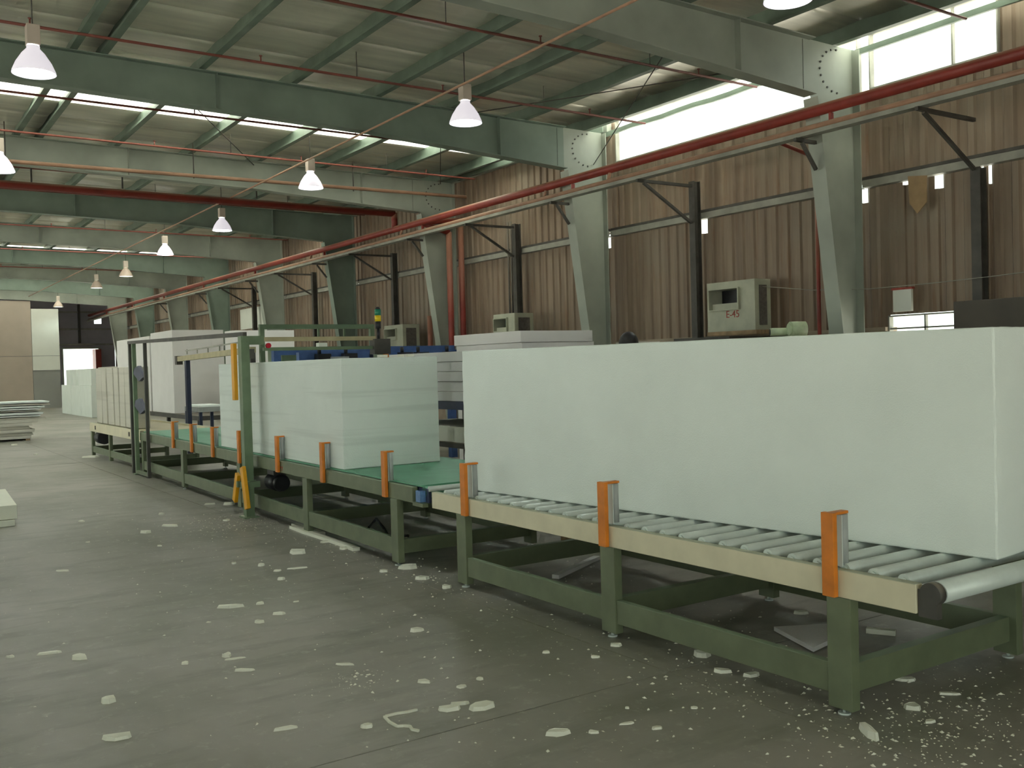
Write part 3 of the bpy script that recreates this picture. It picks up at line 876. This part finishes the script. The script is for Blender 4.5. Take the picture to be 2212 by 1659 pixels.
WHICH = ['nearest to the slim frame', 'second from the slim frame', 'third from the slim frame', 'fourth from the slim frame', 'fifth from the slim frame', 'leaning at the far left end']
for (a, b, ln), wl in zip(ypos, WHICH):
    z0, z1 = .70, 1.83
    x0, x1 = 4.20, 4.48
    mb = MB().add([(x0, a, z0), (x1, a, z0), (x1, b, z0), (x0, b, z0), (x0, a+ln, z1), (x1, a+ln, z1), (x1, b+ln, z1), (x0, b+ln, z1)],
                  [(0, 3, 2, 1), (4, 5, 6, 7), (0, 1, 5, 4), (1, 2, 6, 5), (2, 3, 7, 6), (3, 0, 4, 7)])
    tag(mb.build('foam_offcut_slab', 'foam_old', origin=(4.34, a, .70), bev=.01), f'dusty grey upright foam slab on the cream table, {wl}', 'foam slab', 'upright slabs on the cream table')

# ================================================================ FOAM BLOCKS
def foam_block(label, loc, sx, sy, sz, rotz=0, m='foam', bev=.008, group=None, chip=0, name='foam_block'):
    """block with its near left-bottom corner at loc; sx across, sy along; edges a little chipped"""
    me = bpy.data.meshes.new(name)
    bm = bmesh.new()
    bmesh.ops.create_cube(bm, size=1)
    for v in bm.verts:
        v.co = Vector(((v.co.x+.5)*sx, (v.co.y+.5)*sy, (v.co.z+.5)*sz))
    bmesh.ops.bevel(bm, geom=bm.edges[:], offset=bev, segments=2, affect='EDGES', profile=.5)
    if chip:
        bmesh.ops.subdivide_edges(bm, edges=[e for e in bm.edges if e.calc_length() > .3], cuts=24, use_grid_fill=True)
        rnd = random.Random(hash(label) % 1000 if False else len(label))
        for v in bm.verts:
            n_ = sum(((abs(v.co.x) < .012 or abs(v.co.x-sx) < .012), (abs(v.co.y) < .012 or abs(v.co.y-sy) < .012), (abs(v.co.z) < .012 or abs(v.co.z-sz) < .012)))
            if n_ >= 2 and v.co.z > .02:
                v.co -= Vector((v.co.x-sx/2, v.co.y-sy/2, v.co.z-sz/2)).normalized()*rnd.random()*chip
    bm.normal_update()
    bm.to_mesh(me)
    bm.free()
    me.materials.append(M[m])
    o = bpy.data.objects.new(name, me)
    COL.objects.link(o)
    o.location = loc
    o.rotation_euler = (0, 0, rotz)
    return tag(o, label, 'foam block', group)

a1 = math.atan2(4.421-3.985, 6.66-2.549)
foam_block('huge white foam block lying askew on the near roller conveyor', (4.421, 2.549, .7125), 1.09, 4.13, 1.096, a1, chip=.006)
c_, s_ = math.cos(math.radians(-1.15)), math.sin(math.radians(-1.15))
def bl(lx, ly): return (3.77+c_*lx-s_*ly, 6.95+s_*lx+c_*ly)
x_, y_ = bl(.062, 1.76)
foam_block('white foam block with grey cut end on the green belt, inside the gate', (x_, y_, .723), 1.05, 4.05, 1.07, math.radians(-1.15), m='foam_cut', chip=.004)
for i, (px, s) in enumerate(((.42, .09), (.62, .05), (.72, .07))):
    xx, yy = bl(.1+px, 1.77)
    tag(MB().box(-s/2, s/2, 0, .05, 0, .025).build('foam_chip', 'scrap', origin=(0, 0, 0)), f'small foam chip on the top edge of the belt block, {["left", "middle", "right"][i]} one', 'foam scrap')
    bpy.data.objects[[o.name for o in COL.objects if o.name.startswith('foam_chip')][-1]].location = (xx, yy, 1.794)
foam_block('tall white foam block behind the rear arm, with bright left side', (6.34, 24.0, .72), 1.24, 2.05, 2.0, m='foam_warm')
foam_block('long tall foam block reaching back behind the slim frame', (6.34, 26.2, .72), 1.2, 3.75, 1.94, m='foam_warm')
foam_block('narrow tall foam block right of the rear arm, bright edge', (7.17, 22.0, .72), 1.45, .62, 1.90, m='foam_warm')
rt = thing('rear_block_table', 'low steel table carrying the tall rear foam blocks', 'table', (7.4, 26, 0))
MB().box(6.3, 8.75, 21.9, 30.0, .62, .72).build('table_top', 'darksteel', rt)
for x in (6.35, 8.65):
    for y in (22.0, 24.6, 27.2, 29.9):
        MB().box(x-.04, x+.04, y-.04, y+.04, 0, .62).build('leg', 'darksteel', rt)
# small grey table in front of the tall block
st = thing('small_grey_table', 'small blue-grey bench with white sheet on top, behind the belt', 'table', (6.2, 21, 0))
MB().box(5.95, 6.55, 20.6, 21.7, .86, .96).build('table_top', 'grey', st)
for x in (5.98, 6.52):
    for y in (20.64, 21.66):
        MB().box(x-.03, x+.03, y-.03, y+.03, 0, .86).build('leg', 'navy', st)
foam_block('white foam sheet on the small grey bench', (5.97, 20.7, .961), .5, .9, .04, m='foam', bev=.004, name='foam_sheet')
# white stack far left
for i, (y0, y1, z0, z1, x0, lab) in enumerate(((41.7, 43.9, 0, 1.28, 7.8, 'nearest lower white block of the far left stack'), (43.95, 46.1, 0, 1.28, 7.8, 'middle lower white block of the far left stack'),
        (46.15, 48.4, 0, 1.28, 7.8, 'rearmost lower white block of the far left stack'), (41.7, 44.4, 1.285, 1.95, 7.82, 'nearest upper white block of the far left stack'),
        (44.9, 45.7, 1.285, 1.95, 7.82, 'narrow middle upper block of the far left stack'), (46.3, 47.2, 1.285, 1.95, 7.82, 'narrow rear upper block of the far left stack'))):
    foam_block(lab, (x0, y0, z0), 1.2, y1-y0, z1-z0, m='foam', group='far left block stack')
o = foam_block('brownish dusty foam block behind the far left stack', (9.6, 45.5, 0), 2.0, 4.0, 2.05, m='foam_old')

# behind the near block: slab stack on a bench, big block with top slab
wb = thing('rear_work_bench', 'navy steel bench seen in the gap between the two big blocks', 'bench', (6.9, 11, 0))
MB().box(6.2, 7.5, 9.9, 12.4, 1.14, 1.24).build('bench_top', 'navy', wb)
for x in (6.26, 7.44):
    for y in (9.96, 12.34):
        MB().box(x-.04, x+.04, y-.04, y+.04, 0, 1.14).build('leg', 'darksteel', wb)
MB().box(6.2, 7.5, 9.9, 12.4, .66, .72).build('lower_shelf', 'darksteel', wb)
zz = 1.243
SL = ['bottom', 'second', 'third', 'fourth', 'top']
for i in range(5):
    t = .125
    foam_block(f'pale foam slab stacked on the navy bench, {SL[i]} of five', (6.22+.02*(i % 2), 9.95+.03*((i*2) % 3), zz), 1.22, 2.35, t-.003, m='foam_warm', bev=.005, group='slabs on the navy bench', name='foam_slab')
    zz += t
foam_block('white foam piece on the lower shelf of the navy bench', (6.25, 10.1, .722), 1.0, 2.2, .20, m='scrap')
foam_block('big white foam block standing behind the near block', (7.55, 11.0, .0), 1.25, 1.75, 1.98, m='foam_warm')
foam_block('flat foam slab on top of the block behind the near block', (7.52, 10.98, 1.983), 1.24, 1.78, .155, m='foam_warm', bev=.005)
foam_block('small tan carton behind the near block, left of the second column', (8.2, 9.4, 0), .4, .4, 1.93, m='foam_old', bev=.004, name='tall_carton')['category'] = 'carton'

# blue cutting machine behind the belt block
bm_ = thing('blue_cutting_machine', 'blue cutting machine with green cross beam behind the belt block', 'machine', (7.4, 14.6, 0))
MB().box(5.75, 9.2, 14.5, 14.62, 1.84, 1.96).build('front_beam', 'blue', bm_)
MB().box(5.75, 9.2, 15.6, 15.72, 1.94, 2.06).build('rear_beam', 'blue', bm_)
for x in (5.75, 7.3, 9.08):
    MB().box(x, x+.12, 14.5, 14.62, 0, 1.84).build('leg', 'blue', bm_)
    MB().box(x, x+.12, 15.6, 15.72, 0, 1.94).build('leg', 'blue', bm_)
for x in (6.0, 6.45, 6.95, 7.45, 7.75, 8.3):
    MB().box(x, x+.22, 14.35, 14.49, 1.78, 1.93).cyl((x+.05, 14.42, 1.93), (x+.05, 14.42, 2.02), .03, 8).build('cutting_head', 'black', bm_)
for x in (6.2, 7.15, 8.0):
    MB().box(x, x+.3, 14.30, 14.34, 1.72, 1.88).build('cover_plate', 'grey', bm_)
MB().box(5.83, 8.0, 16.45, 16.53, 2.41, 2.49).build('cross_beam', 'gategreen', bm_)
for x in (5.83, 7.92): MB().box(x, x+.08, 16.45, 16.53, 0, 2.41).build('beam_post', 'gategreen', bm_)
for x in (6.9, 7.4):
    MB().box(x, x+.03, 16.47, 16.51, 2.2, 2.41).build('hanger', 'gategreen', bm_)
MB().box(6.0, 6.14, 14.3, 14.42, 2.0, 2.1).build('white_box', 'white_panel', bm_)
MB().box(6.3, 9.4, 16.7, 17.4, .02, 2.05).build('control_cabinet', 'gategreen', bm_)

# ================================================================ FOAM SHEET PILE at the left
def wavy_sheet(name, x0, x1, y0, y1, z, t, amp, seed, m):
    r = random.Random(seed)
    nx, ny = 16, 4
    ph = 1.0+r.uniform(0, .5)
    ph2 = 2.5+r.uniform(0, .5)
    vs_, fs_ = [], []
    for lay in (0, t):
        for i in range(nx+1):
            for j in range(ny+1):
                u = i/nx
                x = x0+(x1-x0)*u + (r.uniform(-.05, .05) if i in (0, nx) and lay == 0 else 0)
                yy = y0+(y1-y0)*j/ny
                dz = amp*(math.sin(u*7+ph)*.5+math.sin(u*3+ph2)*.5) - (amp*2.2*max(0, u-.8)*5*.5)
                vs_.append((x, yy, z+lay+dz))
    W_ = ny+1
    L_ = W_*(nx+1)
    for i in range(nx):
        for j in range(ny):
            q = i*W_+j
            fs_ += [(q, q+1, q+W_+1, q+W_), (L_+q+W_, L_+q+W_+1, L_+q+1, L_+q)]
    for i in range(nx):
        for j in (0, ny):
            q = i*W_+j
            fs_.append((q, q+W_, L_+q+W_, L_+q))
    for j in range(ny):
        for i in (0, nx):
            q = i*W_+j
            fs_.append((q, q+1, L_+q+1, L_+q))
    return MB().add(vs_, fs_).build(name, m, origin=((x0+x1)/2, (y0+y1)/2, z))
rr = random.Random(3)
z = .05
pal = thing('foam_pallet', 'low timber pallet under the pile of foam sheets', 'pallet', (2.4, 29.6, 0))
for x in (.9, 2.3, 3.8):
    MB().box(x-.05, x+.05, 28.95, 30.3, 0, .045).build('bearer', 'wood', pal)
i = 0
PILE = []
while z < 1.06:
    low = z < .5
    t = .085 if low else rr.choice((.035, .045, .06))
    x1 = 3.95 + (rr.uniform(-.12, .1) if low else rr.uniform(.05, .55))
    o = wavy_sheet('foam_sheet', .5, x1, 28.95+rr.uniform(-.06, .08), 30.3, z, t-.004, 0 if low else .012, i, 'foam_pile' if (low or i % 3 == 0) else 'foam')
    PILE.append((o, low))
    z += t + (0.001 if low else .017)
    i += 1
for i, (o, low) in enumerate(reversed(PILE)):
    n_ = 'topmost sheet' if i == 0 else 'bottom sheet' if i == len(PILE)-1 else f'{NTH[i]} sheet from the top' if i < 14 else 'sheet next to the bottom'
    tag(o, ('dusty flat foam' if low else 'wavy white foam') + f' in the left pile, {n_}', 'foam sheet', 'foam sheets in the left pile')
# white foam at left frame edge
foam_block('bright white foam slab at the left edge of the floor, lower of two', (.75, 12.45, 0), .72, 2.0, .07, math.radians(2), m='scrap', bev=.004, name='foam_slab')
foam_block('bright white foam slab at the left edge of the floor, upper of two', (.7, 12.55, .075), .80, 1.9, .16, math.radians(-3), m='scrap', bev=.004, name='foam_slab')

# ================================================================ SCRAPS ON THE FLOOR
SCRAPS = [(2.137, 12.238, 0.1, 0.04), (2.854, 11.124, 0.26, 0.05), (2.526, 10.869, 0.14, 0.07), (3.92, 12.379, 0.18, 0.08), (3.716, 12.582, 0.14, 0.05), (1.449, 9.262, 0.16, 0.03), (1.06, 6.335, 0.12, 0.06), (0.935, 6.569, 0.14, 0.03), (2.189, 6.993, 0.2, 0.05), (2.394, 6.943, 0.07, 0.04), (2.399, 6.563, 0.1, 0.04), (2.214, 6.434, 0.08, 0.05), (1.787, 5.803, 0.07, 0.05), (1.804, 5.718, 0.13, 0.015), (1.774, 5.463, 0.16, 0.03), (1.545, 5.814, 0.05, 0.03), (2.277, 5.199, 0.14, 0.025), (1.041, 5.405, 0.09, 0.07), (0.964, 4.827, 0.16, 0.05), (3.351, 8.63, 0.22, 0.1), (3.089, 7.969, 0.18, 0.03), (2.883, 8.303, 0.07, 0.05), (2.722, 8.55, 0.05, 0.04), (2.817, 7.639, 0.07, 0.05), (3.004, 12.114, 0.08, 0.06), (1.636, 4.448, 0.12, 0.03), (1.953, 4.23, 0.07, 0.04), (2.909, 7.98, 0.08, 0.03), (2.486, 4.635, 0.09, 0.035), (2.602, 4.437, 0.06, 0.03), (2.743, 4.488, 0.04, 0.03), (2.462, 4.226, 0.12, 0.03), (2.389, 4.184, 0.13, 0.05), (2.524, 4.11, 0.15, 0.06), (2.943, 3.505, 0.09, 0.02), (3.013, 3.376, 0.06, 0.025), (2.614, 3.602, 0.13, 0.05), (2.748, 3.519, 0.06, 0.025), (3.808, 7.335, 0.18, 0.08), (3.703, 6.891, 0.13, 0.06), (3.701, 6.491, 0.1, 0.06), (3.597, 7.351, 0.08, 0.05), (2.942, 5.564, 0.1, 0.05), (5.121, 4.307, 0.1, 0.05), (4.138, 2.817, 0.09, 0.06), (3.703, 2.75, 0.05, 0.13), (3.961, 4.044, 0.1, 0.08), (3.461, 11.066, 0.1, 0.05), (3.716, 11.188, 0.12, 0.06), (3.756, 8.982, 0.1, 0.05), (3.759, 8.532, 0.09, 0.06), (4.004, 21.652, 0.35, 0.2), (3.247, 27.23, 0.2, 0.1), (3.224, 23.525, 0.12, 0.05), (0.727, 6.641, 0.06, 0.03), (3.472, 4.408, 0.06, 0.03), (3.712, 4.508, 0.08, 0.04), (3.838, 3.767, 0.12, 0.05), (3.916, 3.625, 0.1, 0.05), (4.046, 2.667, 0.07, 0.03), (4.475, 3.078, 0.12, 0.04), (4.448, 2.828, 0.12, 0.03), (3.309, 4.657, 0.05, 0.03), (3.078, 3.663, 0.03, 0.02), (3.333, 3.462, 0.04, 0.02), (3.001, 3.378, 0.04, 0.02), (2.433, 9.926, 0.05, 0.03), (1.913, 10.67, 0.05, 0.03), (1.935, 6.666, 0.04, 0.02), (2.627, 6.835, 0.05, 0.02)]
rs = random.Random(11)
def scrap_mesh(a, b, t, k):
    """irregular flat foam flake"""
    n = 7
    pts = []
    for i in range(n):
        an = 2*PI*i/n + rs.uniform(-.25, .25)
        r_ = rs.uniform(.7, 1.1)
        pts.append((a/2*math.cos(an)*r_, b/2*math.sin(an)*r_))
    mb = MB()
    vs_ = [(x, y, 0) for x, y in pts]+[(x*.9, y*.9, t*rs.uniform(.7, 1.1)) for x, y in pts]
    mb.add(vs_, [(i, (i+1) % n, n+(i+1) % n, n+i) for i in range(n)]+[tuple(reversed(range(n))), tuple(range(n, 2*n))])
    return mb
SC_ = {}
for i, (x, y, a, b) in enumerate(SCRAPS):
    near = y < 8 and x < 3.7
    o = scrap_mesh(a*1.0, b*1.35, min(.035, max(.008, b*.4)), i).build('foam_scrap', 'scrap')
    # long side lies across the view of the aisle
    o.location = (x, y, 0)
    o.rotation_euler = (0, 0, -YAW + rs.uniform(-.35, .45))
    zone = ('beside or under the conveyor legs' if x > 3.6 else 'on the near slab right of the joint line' if y < 3.95 else
            'on the aisle floor nearest the viewer' if y < 5.2 else 'in the middle of the aisle floor' if y < 8 else 'towards the far end of the aisle')
    size = 'long' if a > .17 else 'sliver-like' if b < .035 else 'tiny' if a < .075 else 'stubby' if b > .6*a else 'flat'
    SC_.setdefault((size, zone), []).append(o)
for (size, zone), lst in SC_.items():
    lst.sort(key=lambda q: (Vector(q.location)-CAM).dot(CR)/(Vector(q.location)-CAM).dot(CF))
    for i, q in enumerate(lst):
        which = '' if len(lst) == 1 else ', leftmost one' if i == 0 else ', rightmost one' if i == len(lst)-1 else f', {NTH[i]} from left'
        tag(q, f'{size} foam scrap {zone}{which}', 'foam scrap', 'foam scraps on the floor')
def strip(name, pts, wd, t, label, m='scrap'):
    mb = MB()
    for p, q in zip(pts[:-1], pts[1:]):
        mb.bar((p[0], p[1], t/2), (q[0], q[1], t/2), wd, t)
    o = mb.build(name, m, origin=(pts[0][0], pts[0][1], 0))
    return tag(o, label, 'foam strip')
strip('foam_strip', [(2.077, 4.293), (2.064, 4.21), (2.068, 4.139), (2.095, 4.126), (2.116, 4.101), (2.104, 4.059), (2.121, 4.024)], .012, .01, 'thin crooked foam strip curling on the near floor, lower branch')
strip('foam_strip', [(2.085, 4.295), (2.147, 4.294), (2.195, 4.28), (2.249, 4.278)], .012, .01, 'thin straight foam strip on the near floor, upper branch')
strip('foam_strip', [(3.841, 10.031), (3.823, 9.623), (3.828, 9.152), (3.829, 8.655), (3.813, 8.362)], .07, .03, 'long white foam strip lying along the belt conveyor foot, outer one')
strip('foam_strip', [(3.91, 10.168), (3.919, 9.609), (3.914, 9.391)], .06, .03, 'short white foam strip lying along the belt conveyor foot, inner one')
strip('foam_strip', [(5.07, 3.761), (5.151, 3.615)], .05, .03, 'short white foam bar under the near end of the roller conveyor')
bp_ = [(4.66, 4.127), (4.492, 3.691), (4.786, 3.751), (5.019, 3.938)]
o = MB().prism(bp_, 'z', .004, .03).build('foam_board', 'foam_warm', origin=(bp_[0][0], bp_[0][1], 0))
tag(o, 'pinkish triangular foam board lying under the roller conveyor', 'foam board')
strip('timber_batten', [(4.517, 6.205), (5.235, 6.578)], .06, .03, 'pale timber batten lying aslant under the roller conveyor', 'foam_warm')
# uncountable crumbs
def crumbs(name, label, spots, seed):
    r = random.Random(seed)
    spots = [(a, b, c, d, int(n*1.3)) for a, b, c, d, n in spots]
    mb = MB()
    for (cx, cy, sx, sy, n) in spots:
        for _ in range(n):
            x, y = r.gauss(cx, sx), r.gauss(cy, sy)
            s = r.choice((.003, .004, .005, .006, .008, .013))*r.uniform(.7, 1.2)
            h = s*r.uniform(.3, .7)
            an = r.uniform(0, PI)
            dx, dy = math.cos(an)*s, math.sin(an)*s
            k = r.uniform(.3, .8)
            mb.add([(x+dx, y+dy, 0), (x-dy*k, y+dx*k, 0), (x-dx, y-dy, 0), (x+dy*k, y-dx*k, 0), (x, y, h)], [(0, 1, 4), (1, 2, 4), (2, 3, 4), (3, 0, 4), (3, 2, 1, 0)])
    o = mb.build(name, 'scrap')
    return tag(o, label, 'foam crumbs', kind='stuff')
crumbs('foam_crumbs', 'fine foam crumbs strewn along the foot of the conveyors', [(3.72, 3.4, .16, .7, 170), (4.3, 2.6, .6, .3, 330), (3.9, 2.5, .35, .25, 160), (3.72, 6.9, .14, .9, 110), (3.70, 9.4, .18, 1.0, 130), (3.45, 10.9, .3, .55, 260), (4.6, 5.0, .4, 1.4, 140), (4.7, 9.0, .4, 1.5, 120), (4.9, 1.9, .5, .35, 120)], 5)
crumbs('foam_crumbs', 'fine foam crumbs scattered over the open aisle floor', [(2.9, 4.6, .8, 1.0, 140), (2.6, 7.0, .8, 1.8, 130), (2.2, 4.9, .14, .12, 60), (3.0, 9.8, .5, 1.2, 90), (1.8, 9.5, .9, 3.0, 70), (2.9, 3.4, .5, .5, 60)], 9)

# ================================================================ PERSON behind the near block (only the hair shows)
def skin_mesh(name, verts, edges, m, parent, levels=2):
    me = bpy.data.meshes.new(name)
    me.from_pydata([v[:3] for v in verts], edges, [])
    o = bpy.data.objects.new(name, me)
    COL.objects.link(o)
    o.parent = parent
    md = o.modifiers.new('skin', 'SKIN')
    md.use_smooth_shade = True
    for i, v in enumerate(verts):
        sv = me.skin_vertices[0].data[i]
        sv.radius = (v[3], v[4] if len(v) > 4 else v[3])
        sv.use_root = (i == 0)
    o.modifiers.new('sub', 'SUBSURF').levels = levels
    o.modifiers['sub'].render_levels = levels
    me.materials.append(M[m])
    return o
pe = thing('person', 'black-haired person standing behind the near block, only hair visible', 'person', (5.95, 6.93, .18), rotz=math.radians(150), local=True)
H_ = 1.78
V = [(0, 0, .95, .15, .11), (0, 0, 1.15, .13, .10), (0, 0, 1.36, .17, .11), (0, .0, 1.47, .07, .065), (0, .01, 1.55, .055, .055), (0, .02, 1.62, .075, .085), (0, .02, 1.70, .078, .098), (0, .01, 1.75, .055, .07)]
E_ = [(0, 1), (1, 2), (2, 3), (3, 4), (4, 5), (5, 6), (6, 7)]
for sx in (-1, 1):
    b_ = len(V)
    V += [(sx*.17, 0, 1.41, .06), (sx*.23, .02, 1.15, .045), (sx*.22, .16, .98, .035), (sx*.21, .22, .95, .032)]
    E_ += [(2, b_), (b_, b_+1), (b_+1, b_+2), (b_+2, b_+3)]
    for fi, (dx, dy, ln) in enumerate(((-.028, .0, .075), (-.009, .0, .085), (.010, .0, .08), (.028, .0, .06), (-.05*sx, -.03, .05))):
        q = len(V)
        V += [(sx*.21+dx, .22+dy+.05, .94, .010), (sx*.21+dx*1.1, .22+dy+.05+ln*.6, .925, .009), (sx*.21+dx*1.1, .22+dy+.05+ln, .90, .008)]
        E_ += [(b_+3, q), (q, q+1), (q+1, q+2)]
    b_ = len(V)
    V += [(sx*.10, 0, .86, .085), (sx*.11, .01, .48, .06), (sx*.11, -.02, .09, .042), (sx*.12, .10, .035, .038), (sx*.12, .17, .03, .03)]
    E_ += [(0, b_), (b_, b_+1), (b_+1, b_+2), (b_+2, b_+3), (b_+3, b_+4)]
skin_mesh('body', V, E_, 'skin', pe)
SV = [(0, 0, .93, .165, .125), (0, 0, 1.15, .145, .115), (0, 0, 1.37, .185, .125), (0, 0, 1.45, .09, .08)]
SE = [(0, 1), (1, 2), (2, 3)]
for sx in (-1, 1):
    b_ = len(SV)
    SV += [(sx*.17, 0, 1.41, .072), (sx*.215, .01, 1.22, .06)]
    SE += [(2, b_), (b_, b_+1)]
skin_mesh('shirt', SV, SE, 'shirt', pe)
TV = [(0, 0, .95, .16, .12)]
TE = []
for sx in (-1, 1):
    b_ = len(TV)
    TV += [(sx*.10, 0, .84, .095), (sx*.11, .01, .48, .072), (sx*.11, -.01, .10, .06)]
    TE += [(0, b_), (b_, b_+1), (b_+1, b_+2)]
skin_mesh('trousers', TV, TE, 'trousers', pe)
# hair cap, ears, eyes, nose, mouth
hm = MB()
hv, hf = [], []
nn, mm = 18, 8
for j in range(mm+1):
    ph = PI*.5*(1-j/mm)
    for i in range(nn):
        th = 2*PI*i/nn
        front = math.sin(th) > .35
        zz_ = 1.665 + .118*math.sin(ph) if not (front and j == 0) else 1.70
        rj = rs.uniform(.97, 1.03)
        hv.append((.092*math.cos(th)*math.cos(ph)*rj, .012+.112*math.sin(th)*math.cos(ph)*rj, zz_))
for j in range(mm):
    for i in range(nn):
        hf.append((j*nn+i, j*nn+(i+1) % nn, (j+1)*nn+(i+1) % nn, (j+1)*nn+i))
# row 0 is the crown, last row the hairline ring
hm.add(hv, hf, True)
hm.build('hair', 'hair', pe)
for sx in (-1, 1):
    MB().cyl((sx*.080, .015, 1.645), (sx*.092, .01, 1.65), .026, 10).build('ear', 'skin', pe)
    MB().cyl((sx*.032, .098, 1.665), (sx*.032, .108, 1.665), .012, 10).build('eye', 'black', pe)
MB().cyl((0, .10, 1.66), (0, .128, 1.625), .010, 8, .016).build('nose', 'skin', pe)
MB().box(-.025, .025, .098, .108, 1.585, 1.595).build('mouth', 'redink', pe)
pp = thing('standing_platform', 'low timber platform behind the near block, under the person', 'platform', (5.95, 7.05, 0))
for k in range(5):
    MB().box(5.5, 6.4, 6.6+k*.18, 6.76+k*.18, .15, .178).build('plank', 'wood', pp)
for x in (5.55, 5.95, 6.33):
    MB().box(x-.03, x+.03, 6.6, 7.48, 0, .15).build('bearer', 'wood', pp)
